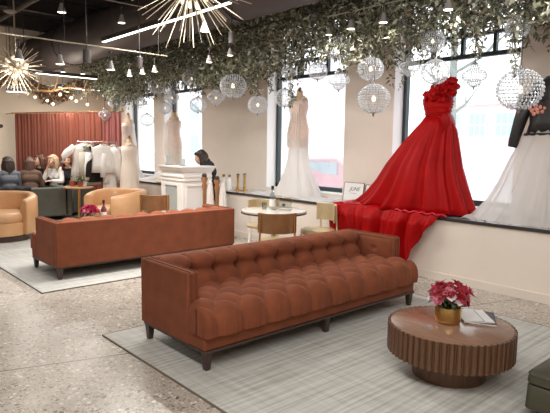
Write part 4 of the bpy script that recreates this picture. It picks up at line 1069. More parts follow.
# ------------------------------------------------------------------ curtains of the fitting corner
CA, CB = Vector((-13.6, 3.944, 0)), Vector((-11.42, 5.575, 0)); CD = (CB-CA); CLN = CD.length; CD.normalize(); CN = Vector((CD.y, -CD.x, 0))
t = thing('curtain_rod', 'slim brown curtain rod over the terracotta curtains', 'curtain rod', (0,0,0))
bm = newbm(); tube(bm, [CA-CD*.06+Vector((0,0,2.25)), CB+CD*.03+Vector((0,0,2.30))], .012, 8); obj('rod', bm, M['woodcap'], t)
for p, z in ((CA-CD*.06, 2.25), (CB+CD*.03, 2.30)):
    bm = newbm(); sphere(bm, (p.x, p.y, z), .03, 12, 8); obj('finial', bm, M['brass'], t)
bm = newbm(); tube(bm, [(X0, CA.y-.05, 2.25), (CA.x, CA.y, 2.25)], .012, 6); obj('wall_bracket', bm, M['brass'], t)
for f0, f1, m, lab, nf in ((0,.34,'curtain','leftmost terracotta curtain panel behind the seated women'), (.345,.66,'curtain','middle terracotta curtain panel left of the white blouses',), (.665,.83,'curtain','terracotta curtain panel directly behind the white blouses'), (.835,1,'curtain_pink','dusty rose curtain panel at the right end by the cream gown')) and [(a,b,c,d,int(11*(b-a)/.34)) for a,b,c,d in ((0,.34,'curtain','leftmost terracotta curtain panel behind the seated women'), (.345,.66,'curtain','middle terracotta curtain panel left of the white blouses'), (.665,.83,'curtain','terracotta curtain panel directly behind the white blouses'), (.835,1,'curtain_pink','dusty rose curtain panel at the right end by the cream gown'))]:
    t = thing('hanging_curtain', lab, 'curtain', (0,0,0), 0, 'curtain panels of the fitting corner')
    bm = newbm()
    def cur(u, v):
        f = f0+(f1-f0)*u; s = math.sin(u*nf*2*PI+f0*9); s2 = math.sin(u*nf*3.3*PI+1)
        p = CA+CD*(CLN*f)+CN*((.035*s+.018*s2)*(.55+.45*v)+.0)
        return (p.x, p.y, 2.225+.05*f-v*(2.205+.05*f)+(.012*abs(s) if v == 0 else 0))
    grid(bm, nf*12, 10, cur); c = obj('cloth', bm, M[m], t, smooth=80, solid=.004)
    bm = newbm()
    for k in range(nf):
        p = CA+CD*(CLN*(f0+(f1-f0)*(k+.5)/nf)); torus(bm, (p.x, p.y, 2.252+.05*(f0+(f1-f0)*k/nf)), .024, .004, 'x', 14, 5)
    obj('curtain_rings', bm, M['brass'], t)
# dried garland and branch light over the curtain
r3 = random.Random(21)
pp = []
for i in range(1500):
    f = r3.random(); y = 3.6+2.6*f; z = 2.75+.38*r3.random()**.7+.22*math.sin(f*9); pp.append((X0+.13+.2*r3.random()**2, y, z))
o = leafcloud('dried_garland', pp, [r3.uniform(.06, .13) for _ in pp], None, 8, [LEAF[3], LEAF[0], mat('leaf_ochre',(176,120,72),.8), mat('leaf_rust',(150,84,54),.8)], (.3,.2,.3,.2))
tag(o, 'dried brown and ochre garland on the end wall above the curtain', 'garland', None, 'stuff')
t = thing('branch_light', 'bare branch hung with small glowing bulbs above the terracotta curtain', 'hanging light', (-11.85, 4.35, 2.72))
dx = Vector((.62, .72, 0))
bm = newbm(); tube(bm, [dx*s+Vector((0,0,.05*math.sin(s*5))) for s in (-.8,-.5,-.2,.1,.4,.75)], [.015,.022,.026,.024,.018,.01], 8)
for s, h in ((-.5,.22), (-.1,.28), (.3,.2), (.55,.18)): tube(bm, [dx*s, dx*(s+.12)+Vector((.05,-.04,h))], [.014,.005], 6)
obj('branch', bm, M['woodcap'], t)
for k, s in enumerate((-.72,-.55,-.28,-.15,.02,.27,.38,.63)):
    L = .08+.07*((k*5) % 4); p = dx*s
    bm = newbm(); tube(bm, [(p.x, p.y, 0), (p.x, p.y, -L)], .004, 5); c = obj('flex', bm, M['steel'], t)
    bm = newbm(); sphere(bm, (p.x, p.y, -L-.03), .032, 14, 10); obj('bulb', bm, M['bulbwarm'], c)
bm = newbm()
for s in (-.75, -.4): p = dx*s; tube(bm, [(p.x, p.y, 0), (p.x, p.y, ZC-.02-2.72)], .004, 5)
obj('hanging_wire', bm, M['steel'], t)
pp = [tuple(dx*r3.uniform(-.8, .8)+Vector((r3.gauss(0, .06), r3.gauss(0, .06), r3.gauss(.02, .09)))) for _ in range(160)]
leafcloud('leaves', pp, [r3.uniform(.05, .1) for _ in pp], t, 9)
lt = bpy.data.lights.new('branch_glow', 'POINT'); lt.energy = 42; lt.color = (1, .88, .72); lt.shadow_soft_size = .3
lo = bpy.data.objects.new('branch_glow', lt); COL.objects.link(lo); lo.location = (-11.7, 4.3, 2.5)
t = thing('wall_sconce', 'small dark wall bracket on the cream wall at the far left', 'wall lamp', (X0, 3.76, 1.95))
bm = newbm(); loft(bm, [[(x, .045*math.cos(a*PI/8), .045*math.sin(a*PI/8)) for a in range(16)] for x in (0, .02)]); obj('wall_plate', bm, M['black'], t)
bm = newbm(); tube(bm, [(.02,0,0), (.12,-.04,-.01), (.2,-.16,.02)], .012, 8); obj('bracket', bm, M['black'], t)
bm = newbm(); lathe(bm, [(.02,-.03),(.045,0),(.05,.05),(.03,.055)], 16, (.2,-.16,.03)); obj('cup', bm, M['black'], t)

# ------------------------------------------------------------------ garment rack with blouses
RA, RB = Vector((-11.15, 4.42, 0)), Vector((-10.55, 5.02, 0)); RD = (RB-RA).normalized(); RN = Vector((RD.y, -RD.x, 0)); ra = math.atan2(RD.y, RD.x)
t = thing('garment_rack', 'slim silver garment rack of white blouses before the curtain', 'clothes rack', (*(RA+RB)/2,) if False else ((RA.x+RB.x)/2, (RA.y+RB.y)/2, 0), ra)
hl = (RB-RA).length/2
bm = newbm(); tube(bm, [(-hl,0,1.6), (hl,0,1.6)], .010, 8); obj('rail', bm, M['silver'], t)
for s in (-1, 1):
    bm = newbm(); tube(bm, [(s*hl,0,.02), (s*hl,0,1.6)], .010, 8); obj('post', bm, M['silver'], t)
    bm = newbm(); tube(bm, [(s*hl,-.24,.013), (s*hl,.24,.013)], .013, 8); obj('foot', bm, M['brass'], t)
bm = newbm(); tube(bm, [(.22,0,1.6), (.22,-.26,1.6), (.22,-.27,1.615)], .010, 8); obj('face_out_arm', bm, M['brass'], t)
rackm = Matrix.Translation(t.location) @ Matrix.Rotation(ra, 4, 'Z')
def garment(name, label, lx, ly, rz, ztop, L, m, sleeves=.55, w=.20, flare=.05, depth=.06, cat='blouse', spread=.12):
    p = rackm @ Vector((lx, ly, 0)); g = thing(name, label, cat, (p.x, p.y, ztop), ra+rz, 'clothes on the garment rack')
    bm = newbm(); tube(bm, [(-w*.9,0,-.05), (0,0,0), (w*.9,0,-.05)], .007, 6); hz = 1.6-ztop
    tube(bm, [(0,0,0), (0,0,hz-.02), (.0,.012,hz+.012), (0,0,hz+.022), (0,-.012,hz+.012)], .004, 5); obj('hanger', bm, M['woodcap'], g)
    rows = [(-.012,.05,.035),(-.03,.10,.05),(-.075,w,depth),(-.16,w*1.02,depth*1.2),(-.35*L-.1,w*.98,depth*1.25),(-L*.7,w*1.0+flare*.5,depth*1.4),(-L,w+flare,depth*1.6)]
    bm = newbm(); loft(bm, [ell(0,0,z,rx,ry,60,.05*min(1, -z*2),9,L*7) for z, rx, ry in rows], caps=False); obj('body', bm, m, g, smooth=80, solid=.004)
    if sleeves:
        for s in (-1, 1):
            bm = newbm(); tube(bm, [(s*(w-.03),0,-.075), (s*(w+spread*.5),-.01,-.2), (s*(w+spread*.8),-.02,-.07-sleeves*.6), (s*(w+spread),-.02,-.07-sleeves)], [.06,.075,.065,.05], 14, caps=False); obj('sleeve', bm, m, g, smooth=80, solid=.003)
    bm = newbm(); tube(bm, [(.06*math.cos(a*PI/8), .04*math.sin(a*PI/8), -.012+.012*math.cos(a*PI/8+1)) for a in range(16)], .010, 6, closed=True); obj('collar', bm, m, g)
    return g
garment('white_blouse', 'white blouse facing out at the front of the garment rack', .22, -.22, .15, 1.555, .58, M['white'], .66, .215)
garment('long_trousers', 'pale long garment hanging under the front white blouse', .30, -.10, .2, 1.42, 1.05, M['cloth_white'], 0, .13, .0, .05, 'garment')
garment('puff_blouse', 'cream wide shouldered blouse hanging at the left end of the rack', -.27, 0, .55, 1.575, .80, M['ivory'], .35, .22, .05, .08, spread=.22)
garment('sage_shirt', 'pale sage shirt hanging edge on in the middle of the rack', -.12, 0, 1.25, 1.56, .85, M['cloth_sage'], .62)
garment('dark_jacket', 'dark charcoal jacket hanging edge on between pale shirts', .0, 0, 1.3, 1.55, .78, M['cloth_black'], .6)
garment('pale_shirt', 'plain off white shirt hanging at the right end of the rack', .33, .02, 1.2, 1.55, .8, M['cloth_white'], .6)

# ------------------------------------------------------------------ flowers
def petalgrid(bm, mtx, L, W, curl, nu=4, nv=5):
    def fn(u, v):
        w = W*math.sin(PI*min(1, .12+.86*v))**.8; s = (u-.5)*2
        return mtx @ Vector((w*s, L*v, curl*v*v+.25*W*s*s))
    grid(bm, nu, nv, fn)
def blossom_mesh(kind, seed):
    r = random.Random(seed); bm = newbm()
    if kind == 'rose':
        for lay, (n, L, W, tilt) in enumerate(((3,.020,.012,1.35), (4,.026,.016,1.1), (5,.032,.020,.8), (6,.038,.023,.45))):
            for k in range(n):
                a = 2*PI*k/n+lay*.6+r.uniform(-.1, .1)
                m = Matrix.Rotation(a, 4, 'Z') @ Matrix.Translation((0,.004+.002*lay,-.004*lay)) @ Matrix.Rotation(tilt, 4, 'X'); petalgrid(bm, m, L, W, -.012)
    elif kind == 'lily':
        for k in range(6):
            m = Matrix.Rotation(2*PI*k/6, 4, 'Z') @ Matrix.Rotation(.75+(k % 2)*.15, 4, 'X'); petalgrid(bm, m, .062, .013, -.028)
        for k in range(5): a = 2*PI*k/5; tube(bm, [(0,0,0), (.012*math.cos(a), .012*math.sin(a), .035)], [.0012,.002], 4)
    else:
        for k in range(5):
            m = Matrix.Rotation(2*PI*k/5, 4, 'Z') @ Matrix.Rotation(.5, 4, 'X'); petalgrid(bm, m, .03, .016, -.006)
        sphere(bm, (0,0,.008), .008, 8, 6)
    return bm
def bouquet(label, loc, spread, H, cols, n, seed, sc=1.0):
    r = random.Random(seed); t = thing('flower_bouquet', label, 'flowers', loc)
    protos = {}
    for k in range(n):
        f = (k+.5)/n; el = math.acos(1-f*.95); a = k*PI*(3-math.sqrt(5))+r.uniform(-.2, .2)
        d = Vector((math.sin(el)*math.cos(a), math.sin(el)*math.sin(a), math.cos(el)*.85+.12))
        p = Vector((d.x*spread, d.y*spread, H*.38+d.z*H*.62))*1.0 + Vector((r.uniform(-.01,.01), r.uniform(-.01,.01), r.uniform(-.012,.012)))
        kind, m = r.choices(cols, [c[2] for c in cols])[0][:2]; key = (kind, m)
        if key not in protos:
            o = protos[key] = obj('blossom', blossom_mesh(kind, seed+k), M[m], t, smooth=70)
        else:
            o = protos[key].copy(); COL.objects.link(o); o.parent = t
        o.location = p; o.rotation_mode = 'QUATERNION'; o.rotation_quaternion = Vector((0,0,1)).rotation_difference((d+Vector((0,0,.25))).normalized()); s = r.uniform(.95, 1.3)*sc; o.scale = (s, s, s)
    bm = newbm()
    for k in range(16): a = k*2.4; tube(bm, [(.02*math.cos(a), .02*math.sin(a), -.07), (.03*math.cos(a), .03*math.sin(a), .0), (spread*.7*math.cos(a), spread*.7*math.sin(a), H*.55)], .0025, 5)
    obj('stems', bm, M['green'], t)
    pp = [((r.gauss(0, 1)*spread*.45), (r.gauss(0, 1)*spread*.45), H*(.15+.45*r.random())) for _ in range(150)]
    leafcloud('leaves', pp, [r.uniform(.03, .06)*sc for _ in pp], t, seed, [M['green'], LEAF[0]], (.7,.3))
    return t
t = thing('gold_vase', 'round brushed gold vase on the near fluted coffee table', 'vase', (-1.872, 3.315, .372))
bm = newbm(); lathe(bm, [(.072,0),(.080,.004),(.087,.03),(.090,.075),(.088,.115),(.084,.117),(.082,.112),(.083,.03),(.02,.012)], 48); obj('vase_body', bm, M['brass'], t, smooth=60)
bouquet('bouquet of crimson and pink flowers in the round gold vase', (-1.872, 3.315, .372+.105), .125, .15, [('lily','petal_red',4), ('rose','petal_pink',3), ('lily','petal_mag',1), ('bud','petal_pale',3), ('bud','petal_red',3), ('rose','petal_mag',1)], 44, 5, .9)
t = thing('dark_booklet', 'dark covered booklet under the white magazine on the coffee table', 'booklet', (-1.772, 3.565, .372), math.radians(30))
bm = newbm(); box(bm, -.105, .105, -.145, .145, .001, .009); obj('pages', bm, M['paper'], t, smooth=None)
bm = newbm(); box(bm, -.108, .108, -.148, .148, .009, .011); obj('cover', bm, M['print_dark'], t, smooth=None)
t = thing('white_magazine', 'white magazine lying topmost beside the gold vase', 'magazine', (-1.80, 3.545, .383), math.radians(44))
bm = newbm(); box(bm, -.10, .10, -.14, .14, 0, .006); obj('pages', bm, M['paper'], t, smooth=None)
bm = newbm(); grid(bm, 8, 4, lambda u, v: (-.101+.202*u, -.141+.282*v, .0065+.004*math.sin(PI*u))); obj('cover', bm, M['paper'], t, smooth=60)
bm = newbm(); box(bm, .03, .034, -.13, .13, .0105, .0112); obj('fold_line', bm, M['print_grey'], t, smooth=None)
# far coffee table: flowers and a bottle
t = thing('glass_vase', 'small clear vase of pink flowers behind the far rust sofa', 'vase', (-8.04, 3.36, .36))
bm = newbm(); lathe(bm, [(.045,0),(.05,.01),(.055,.12),(.052,.121),(.047,.012)], 24); obj('vase_body', bm, M['bottle'], t)
bouquet('bouquet of bright pink roses showing over the far sofa back', (-8.04, 3.36, .36+.10), .12, .14, [('rose','petal_mag',5), ('rose','petal_pink',4), ('bud','petal_pale',1)], 26, 9, 1.25)
def bottle(name, label, loc, h, r, body, cap, lab):
    t = thing(name, label, 'bottle', loc)
    bm = newbm(); lathe(bm, [(r*.9,0),(r,.006),(r,h*.56),(r*.82,h*.64),(r*.36,h*.74),(r*.34,h*.86)], 28); obj('glass_body', bm, body, t)
    bm = newbm(); lathe(bm, [(r*.42,h*.85),(r*.43,h*.86),(r*.43,h*.995),(r*.38,h)], 20); obj('cap', bm, cap, t)
    if lab: bm = newbm(); loft(bm, [circ(0,0,z,r+.0008,n=28) for z in (h*.16, h*.46)], caps=False); obj('label_band', bm, lab, t)
bottle('rose_bottle', 'dark capped pink bottle beside the pink roses behind the far sofa', (-7.90, 3.53, .36), .34, .042, M['wine'], M['capb'], M['label'])
bottle('water_bottle', 'clear bottle with dark cap standing on the round marble table', (-5.19, 4.62, .74), .315, .042, M['bottle'], M['capb'], M['label'])
t = thing('drinking_glass', 'short clear glass beside the bottle on the round marble table', 'glass', (-5.28, 4.56, .74))
bm = newbm(); lathe(bm, [(.028,0),(.033,.004),(.036,.095),(.034,.095),(.030,.008)], 24); obj('glass_body', bm, M['bottle'], t)
t = thing('sign_holder', 'brass framed acrylic table sign on the round marble table', 'sign', (-5.06, 4.70, .74), YAW-.1)
bm = newbm(); box(bm, -.10, .10, -.004, .004, .012, .165); obj('acrylic_sheet', bm, M['acrylic'], t, smooth=None)
bm = newbm(); tube(bm, [(-.102,0,.01), (.102,0,.01), (.102,0,.167), (-.102,0,.167)], .0045, 6, closed=True); obj('sign_frame', bm, M['brass'], t)
bm = newbm(); box(bm, -.09, .09, -.03, .03, 0, .008); obj('foot', bm, M['marble'], t, smooth=None)
bm = newbm(); lathe(bm, [(.001,-.005),(.022,-.005),(.022,-.004),(.001,-.004)], 20); obj('printed_mark', bm, M['print_grey'], t, loc=(0,-.001,.07), rot=(PI/2,0,0))

# ------------------------------------------------------------------ ledge and side-table things
def card(label, x0, x1, h, word):
    t = thing('framed_card', label, 'card', ((x0+x1)/2, 6.30, ZL)); t.rotation_euler = (-.16, 0, 0); w = (x1-x0)/2
    bm = newbm(); box(bm, -w, w, 0, .012, .001, h); obj('card_board', bm, M['paper'], t, smooth=None)
    bm = newbm()
    for q in ((-w-.006, -w+.004, 0, h), (w-.004, w+.006, 0, h), (-w, w, h-.004, h+.006)): box(bm, q[0], q[1], -.004, .014, q[2], q[3])
    obj('card_edge', bm, M['lampshell'], t, smooth=None)
    if word:
        cu = bpy.data.curves.new('w', 'FONT'); cu.body = word; cu.size = .085; cu.shear = .3; cu.align_x = 'CENTER'; cu.extrude = .0006
        tmp = bpy.data.objects.new('w', cu); COL.objects.link(tmp); dg = bpy.context.evaluated_depsgraph_get()
        me = bpy.data.meshes.new_from_object(tmp.evaluated_get(dg)); bpy.data.objects.remove(tmp)
        me.materials.clear(); me.materials.append(M['print_grey'])
        o = bpy.data.objects.new('printed_word', me); COL.objects.link(o); o.parent = t; o.location = (.02, -.0015, h*.55); o.rotation_euler = (PI/2, 0, 0)
        bm = newbm(); box(bm, -.06, .07, -.0015, 0, h*.40, h*.415); obj('printed_line', bm, M['print_grey'], t, smooth=None)
card('white card with a grey printed word leaning on the pier by the red train', -5.44, -5.06, .27, 'JUNE')
card('blank white card leaning on the pier right of the printed card', -5.02, -4.70, .255, None)
def turned(name, label, cat, loc, h, r, m, top=None):
    t = thing(name, label, cat, loc)
    bm = newbm(); lathe(bm, [(r,0),(r,h*.03),(r*.45,h*.07),(r*.3,h*.12),(r*.42,h*.2),(r*.3,h*.3),(r*.28,h*.75),(r*.45,h*.82),(r*.3,h*.86),(r*.55,h*.92),(r*.5,h*.94)], 24); obj('turned_body', bm, m, t)
    bm = newbm(); lathe(bm, [(r*.3,h*.93),(r*.42,h*.96),(r*.34,h*.99),(r*.05,h)], 18); obj('top_knob', bm, top or m, t)
    return t
turned('brass_candlestick', 'left one of two brass candlesticks before the taupe pier', 'candlestick', (-7.63, 5.95, ZL), .30, .07, M['brass'], M['dwood'])
turned('brass_candlestick', 'right one of two brass candlesticks before the taupe pier', 'candlestick', (-7.50, 6.0, ZL), .31, .07, M['brass'], M['dwood'])
turned('dark_red_candlestick', 'thin dark red candlestick on the ledge at the right hem of the red gown', 'candlestick', (-3.04, 6.12, ZL), .20, .03, M['petal_red'])
for k, (x, y, l) in enumerate(((-7.86, 5.80, 'left one of two white bottles with wooden tops at the ledge end'), (-7.74, 5.84, 'right one of two white bottles with wooden tops at the ledge end'))):
    bottle('white_bottle', l, (x, y, ZL), .28, .055, M['white'], M['woodcap'], None)
for k, (x, y, h, l) in enumerate(((-7.16, 4.90, 1.12, 'left wooden display post with white satin hung beside it by the desk'), (-7.02, 5.05, 1.08, 'right wooden display post with white satin by the desk'))):
    turned('display_post', l, 'post', (x, y, 0), h, .10, M['woodcap'], M['dwood'])
    t = thing('satin_cloth', ['white satin cloth hung on the left wooden post by the desk', 'white satin cloth hung on the right wooden post by the desk'][k], 'cloth', (x+.06, y+.065, 0))
    bm = newbm(); loft(bm, [ell(0,0,z,rx,rx*.8,48,.12,7,k) for z, rx in ((.012,.115),(.3,.095),(.6,.07),(h*.80,.05),(h*.88,.03),(h*.90,.012))], caps=False); obj('cloth', bm, M['ivory'], t, smooth=80, solid=.003)
    bm = newbm(); torus(bm, (0,0,h*.86), .036, .007, 'z', 20, 6); obj('tie_band', bm, M['ivory'], t)
t = thing('side_table', 'small round wooden side table carrying potted plants beside the dark sofa', 'table', (-10.55, 4.20, 0))
bm = newbm(); lathe(bm, [(.28,.675),(.29,.68),(.29,.70),(.28,.705)], 40); obj('table_top', bm, M['wood_mid'], t)
bm = newbm(); lathe(bm, [(.03,.02),(.028,.675)], 16); obj('pedestal', bm, M['brass'], t)
bm = newbm(); lathe(bm, [(.19,0),(.19,.012),(.03,.03)], 32); obj('base', bm, M['brass'], t)
for k, (dx_, dy, rr, hh, l, m) in enumerate(((-.17,-.05,.065,.11,'terracotta pot on the left of the small side table','terracotta'), (.02,.03,.055,.10,'terracotta pot with leafy green plant on the side table','terracotta'), (-.07,.15,.05,.09,'pale ceramic cup at the back of the small side table','paper'))):
    t = thing('plant_pot' if k < 2 else 'ceramic_cup', l, 'pot' if k < 2 else 'cup', (-10.55+dx_, 4.20+dy, .705))
    bm = newbm(); lathe(bm, [(rr*.75,0),(rr,hh*.8),(rr*1.08,hh*.82),(rr*1.08,hh),(rr*.95,hh),(rr*.85,hh*.75)], 24); obj('pot_body', bm, M[m], t)
    if k == 1:
        pp = [(r3.gauss(0, .05), r3.gauss(0, .05), hh+.12*r3.random()) for _ in range(140)]; leafcloud('foliage', pp, [r3.uniform(.04, .08) for _ in pp], t, 3, [M['green'], LEAF[1]], (.7,.3))
    else:
        bm = newbm(); lathe(bm, [(.001,hh*.75),(rr*.88,hh*.74),(rr*.88,hh*.72)], 20); obj('pot_filling', bm, M['dwood'], t)

# ------------------------------------------------------------------ people
def person(label, loc, rz, J, hair, top, bottom, shoes='black', hairlen=.32, headyaw=0, headpitch=0, sc=1.0):
    t = thing('person', label, 'person', loc, rz, None, sc)
    V = Vector
    body = newbm()
    hip, chest, neck, head = V(J['hip']), V(J['chest']), V(J['neck']), V(J['head'])
    up = (chest-hip).normalized(); side = V((0,1,0)); sh = {s: V(J['shoulder%s' % ('R','L')[s > 0]]) for s in (-1, 1)}
    def trunk(bm, inf, z0=0.0):
        capsule(bm, hip+side*.07, hip-side*.07, .125+inf, .125+inf)
        capsule(bm, hip+up*.10+side*.05, hip+up*.10-side*.05, .108+inf, .108+inf)
        capsule(bm, hip.lerp(chest, .55)+side*.045, hip.lerp(chest, .55)-side*.045, .095+inf, .095+inf)
        capsule(bm, chest+side*.065, chest-side*.065, .108+inf, .108+inf)
        capsule(bm, sh[1]*.75+sh[-1]*.25, sh[-1]*.75+sh[1]*.25, .075+inf, .075+inf)
        limb(bm, [chest, neck], [.09, .06], inf)
        for s in (-1, 1): capsule(bm, chest+side*.07*s+V((.055,0,-.03)), chest+side*.06*s+V((.07,0,-.05)), .055+inf, .05+inf)
    trunk(body, 0)
    limb(body, [chest, neck, head-V((0,0,.04))], [.06, .05, .048])
    R = Matrix.Translation(head) @ Matrix.Rotation(headyaw, 4, 'Z') @ Matrix.Rotation(headpitch, 4, 'Y')
    def hs(bm, c, r, sc=(1,1,1)):
        bmesh.ops.create_uvsphere(bm, u_segments=20, v_segments=14, radius=r, matrix=R @ Matrix.Translation(c) @ Matrix.Diagonal((*sc, 1)))
    hs(body, (-.005,0,.02), .088, (1.05,.86,1.1)); hs(body, (.025,0,-.045), .058, (1,.92,1.05)); hs(body, (.055,0,-.085), .026, (1,1,.8))
    capsule(body, R @ V((.082,0,.015)), R @ V((.104,0,-.022)), .009, .014); hs(body, (.083,0,-.055), .017, (.8,1.4,.6))
    for s in (-1, 1): hs(body, (-.005,.078*s,-.01), .024, (.8,.35,1.3)); hs(body, (.062,.036*s,-.025), .026)
    for s in (-1, 1):
        k = 'RL'[s > 0]; S, E, W = sh[s], V(J['elbow'+k]), V(J['wrist'+k])
        limb(body, [S, E, W], [.05, .037, .026])
        d = (W-E).normalized(); n = d.cross(V((0,0,1))); n = n.normalized() if n.length > .1 else V((0,1,0)); dn = d.cross(n)
        pc = W+d*.05; capsule(body, W+d*.015-n*.02, pc-n*.022, .017, .014); capsule(body, W+d*.015+n*.02, pc+n*.022, .017, .014); capsule(body, W, pc, .02, .016)
        for i, (o_, L) in enumerate(((-.030,.060), (-.010,.072), (.011,.067), (.030,.052))):
            a = pc+n*o_+d*.022; b = a+d*L*.5+dn*.006; c = b+d*L*.42+dn*.022; limb(body, [a-d*.02, b, c], [.0095, .0088, .008])
        a = W+d*.02-n*.022*1.0; limb(body, [a, a-n*.028+d*.022, a-n*.032+d*.05+dn*.012], [.012, .010, .009])
        H, K, A = V(J['hip'])+side*.085*s, V(J['knee'+k]), V(J['ankle'+k])
        limb(body, [H, K, A], [.092, .06, .038]); toe = V(J['toe'+k]); limb(body, [A-V((.02,0,.02)), toe], [.036, .026])
    fuse('body', body, M['skin'], t, .0075, 2)
    c = newbm(); trunk(c, .014)
    for s in (-1, 1):
        k = 'RL'[s > 0]; S, E, W = sh[s], V(J['elbow'+k]), V(J['wrist'+k]); limb(c, [S, E, E.lerp(W, .88)], [.062, .052, .042])
    # neckline: cut away above the collar
    o = fuse('top', c, top, t, .012, 2, .004)
    b = newbm(); b.from_mesh(o.data); ax = (head-neck).normalized(); bmesh.ops.bisect_plane(b, geom=b.verts[:]+b.edges[:]+b.faces[:], plane_co=neck-ax*.012, plane_no=ax, clear_outer=True); b.to_mesh(o.data); b.free()
    c = newbm(); capsule(c, hip+side*.07, hip-side*.07, .134, .134); capsule(c, hip+up*.06+side*.05, hip+up*.06-side*.05, .118, .118)
    for s in (-1, 1):
        k = 'RL'[s > 0]; H, K, A = V(J['hip'])+side*.085*s, V(J['knee'+k]), V(J['ankle'+k]); limb(c, [H, K, A+(K-A)*.06], [.104, .074, .056])
    fuse('trousers', c, bottom, t, .012, 2)
    for s in (-1, 1):
        k = 'RL'[s > 0]; A, toe = V(J['ankle'+k]), V(J['toe'+k]); c = newbm(); limb(c, [A-V((.03,0,.025)), A.lerp(toe, .5)-V((0,0,.02)), toe], [.045, .042, .034]); fuse('shoe', c, M[shoes], t, .01, 2)
    for s in (-1, 1):
        bm = newbm(); bmesh.ops.create_uvsphere(bm, u_segments=10, v_segments=8, radius=.0105, matrix=R @ Matrix.Translation((.078,.031*s,.006))); obj('eye', bm, M['eyes'], t)
        bm = newbm(); tube(bm, [R @ V((.080,.016*s,.028)), R @ V((.086,.032*s,.033)), R @ V((.076,.048*s,.028))], [.003,.004,.003], 6); obj('eyebrow', bm, hair, t)
    bm = newbm(); bmesh.ops.create_uvsphere(bm, u_segments=12, v_segments=8, radius=.016, matrix=R @ Matrix.Translation((.092,0,-.056)) @ Matrix.Diagonal((.4,1.2,.42,1))); obj('mouth', bm, M['lips'], t)
    h = newbm(); hs(h, (-.032,0,.036), .097, (1.0,.95,1.06)); hs(h, (.045,0,.088), .045, (1,1.5,.6))
    rnd = random.Random(hash1(len(label))*1000)
    for k in range(13):
        a = PI*.62+(2*PI-2*PI*.62)*k/12; rx, ry = .085, .082; q = rnd.uniform(.85, 1.1)
        p0 = R @ V((-.02+rx*math.cos(a), ry*math.sin(a), .03)); d0 = R.to_3x3() @ V((math.cos(a), math.sin(a), 0))
        p1 = p0+d0*.02+V((0,0,-hairlen*.4*q)); p2 = p1-d0*.005+V((-.02,0,-hairlen*.42*q)); limb(h, [p0, p1, p2], [.038, .034, .018])
    for s in (-1, 1):
        p0 = R @ V((-.01,.078*s,.05)); p1 = R @ V((-.015,.094*s,-.05)); p2 = p1+V((.005,.012*s,-hairlen*.45)); limb(h, [p0, p1, p2], [.022, .024, .014])
    fuse('hair', h, hair, t, .009, 1, .012, len(label))
    return t
def seated(seat=.44, lean=0.0, hands='lap', cross=False):
    z = seat+.10; J = {}
    J['hip'] = (0,0,z); J['chest'] = (.02+lean*.30,0,z+.33); J['neck'] = (.04+lean*.48,0,z+.52-lean*.05); J['head'] = (.075+lean*.62,0,z+.655-lean*.09)
    for s, k in ((1,'L'), (-1,'R')):
        cx = .02+lean*.40
        J['shoulder'+k] = (cx,.165*s,z+.44-lean*.03)
        if hands == 'lap': J['elbow'+k] = (cx+.05,.225*s,z+.18); J['wrist'+k] = (.27,.08*s,z+.10)
        elif hands == 'chin' and s < 0: J['elbow'+k] = (cx+.20,.15*s,z+.22); J['wrist'+k] = (J['head'][0]+.10,.06*s,J['head'][2]-.17)
        else: J['elbow'+k] = (cx+.12,.23*s,z+.20); J['wrist'+k] = (cx+.34,.12*s,z+.22)
        J['knee'+k] = (.43,.10*s,z-.01); J['ankle'+k] = (.44,.10*s,.10); J['toe'+k] = (.58,.11*s,.045)
        if seat > .5: J['knee'+k] = (.40,.10*s,z-.06); J['ankle'+k] = (.30,.10*s,.28); J['toe'+k] = (.44,.11*s,.235)
    return J
person('woman seen from behind in a blue grey top, leftmost on the dark sofa', (-11.44, 3.16, 0), PI, seated(.40, .05), M['hair_dark'], M['cloth_grey'], M['cloth_black'], headyaw=.2)
person('woman seen from behind in a brown top leaning right on the dark sofa', (-11.42, 3.55, 0), PI-.35, seated(.40, .16), M['hair_brown'], M['cloth_brown'], M['denim'], hairlen=.36, headyaw=-.3)
sd = (-12.3, 4.15); fa = math.atan2(-.796, .606); al = (.796, .606)
def onsofa(s, f=.02): return (sd[0]+al[0]*s+.606*f, sd[1]+al[1]*s-.796*f, 0)
person('dark haired woman in black facing us left of the blond woman', onsofa(.0), fa, seated(.44, .18, 'reach'), M['hair_brown'], M['cloth_black'], M['denim'], headyaw=-.7, hairlen=.26)
person('blond woman in a pale shirt and mauve jacket touching her chin', onsofa(.33), fa, seated(.44, .20, 'chin'), M['hair_blond'], M['cloth_white'], M['cloth_black'], headyaw=-.45, headpitch=.15, hairlen=.30)
person('auburn haired woman in black beside the potted plants', onsofa(.64), fa, seated(.44, .1, 'lap'), M['hair_red'], M['cloth_black'], M['cloth_black'], headyaw=.5, hairlen=.34)
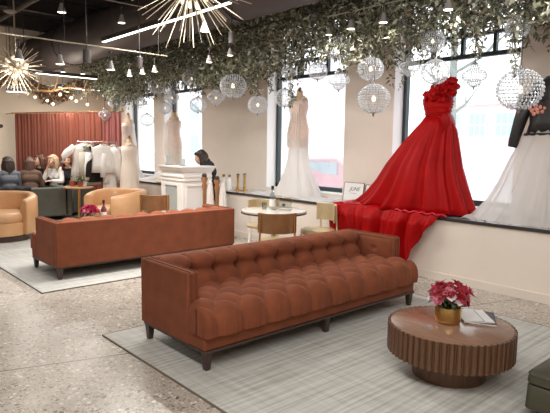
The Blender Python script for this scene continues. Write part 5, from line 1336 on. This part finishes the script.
JW = seated(.67, .12, 'reach'); JW['head'] = (JW['head'][0]+.06, 0, JW['head'][2]-.07)
person('woman in black bending over the white reception desk', (-7.72, 5.44, 0), math.atan2(-.6, -.8), JW, M['hair_dark'], M['cloth_black'], M['cloth_black'], headyaw=.15, headpitch=.3, hairlen=.30)
t = thing('bar_stool', 'round stool hidden behind the white reception desk', 'stool', (-7.72, 5.44, 0), 0, None, (1, 1, 1.08))
bm = newbm(); lathe(bm, [(.15,.555),(.16,.56),(.16,.585),(.15,.60)], 28); obj('seat', bm, M['dwood'], t)
for k in range(4):
    a = PI/4+k*PI/2; bm = newbm(); tube(bm, [(.17*math.cos(a), .17*math.sin(a), 0), (.10*math.cos(a), .10*math.sin(a), .56)], .012, 8); obj('leg', bm, M['dwood'], t)
bm = newbm(); torus(bm, (0,0,.22), .145, .008, 'z', 24, 6); obj('foot_ring', bm, M['dwood'], t)
t = thing('draped_jacket', 'black jacket draped over the back of the dark sofa', 'jacket', (-11.04, 3.1, .67))
bm = newbm()
grid(bm, 40, 16, lambda u, v: (-.13+.22*min(1, v*1.6)+.012*math.sin(u*19)*(v > .5), -.34+.68*u+.02*math.sin(v*7), (.016+.03*math.sin(PI*min(1, v*1.6))+.008*math.sin(u*23)) - max(0, v-.62)*.75*(.8+.3*math.sin(u*6)))); obj('jacket_cloth', bm, M['cloth_black'], t, smooth=80, solid=.012)
bm = newbm(); tube(bm, [(-.05,-.30,.055), (.11,-.36,.02), (.115,-.38,-.18)], [.04,.04,.032], 12); obj('sleeve', bm, M['cloth_black'], t, smooth=80)

# ------------------------------------------------------------------ daylight and render look
w = bpy.data.worlds.new('overcast_sky'); scene.world = w; w.use_nodes = True
bg = w.node_tree.nodes['Background']; bg.inputs['Color'].default_value = (.94, .97, 1.0, 1); bg.inputs['Strength'].default_value = 2.3
scene.view_settings.view_transform = 'Standard'; scene.view_settings.look = 'None'
scene.view_settings.gamma = 1; scene.view_settings.use_curve_mapping = False
scene.view_settings.exposure = .12
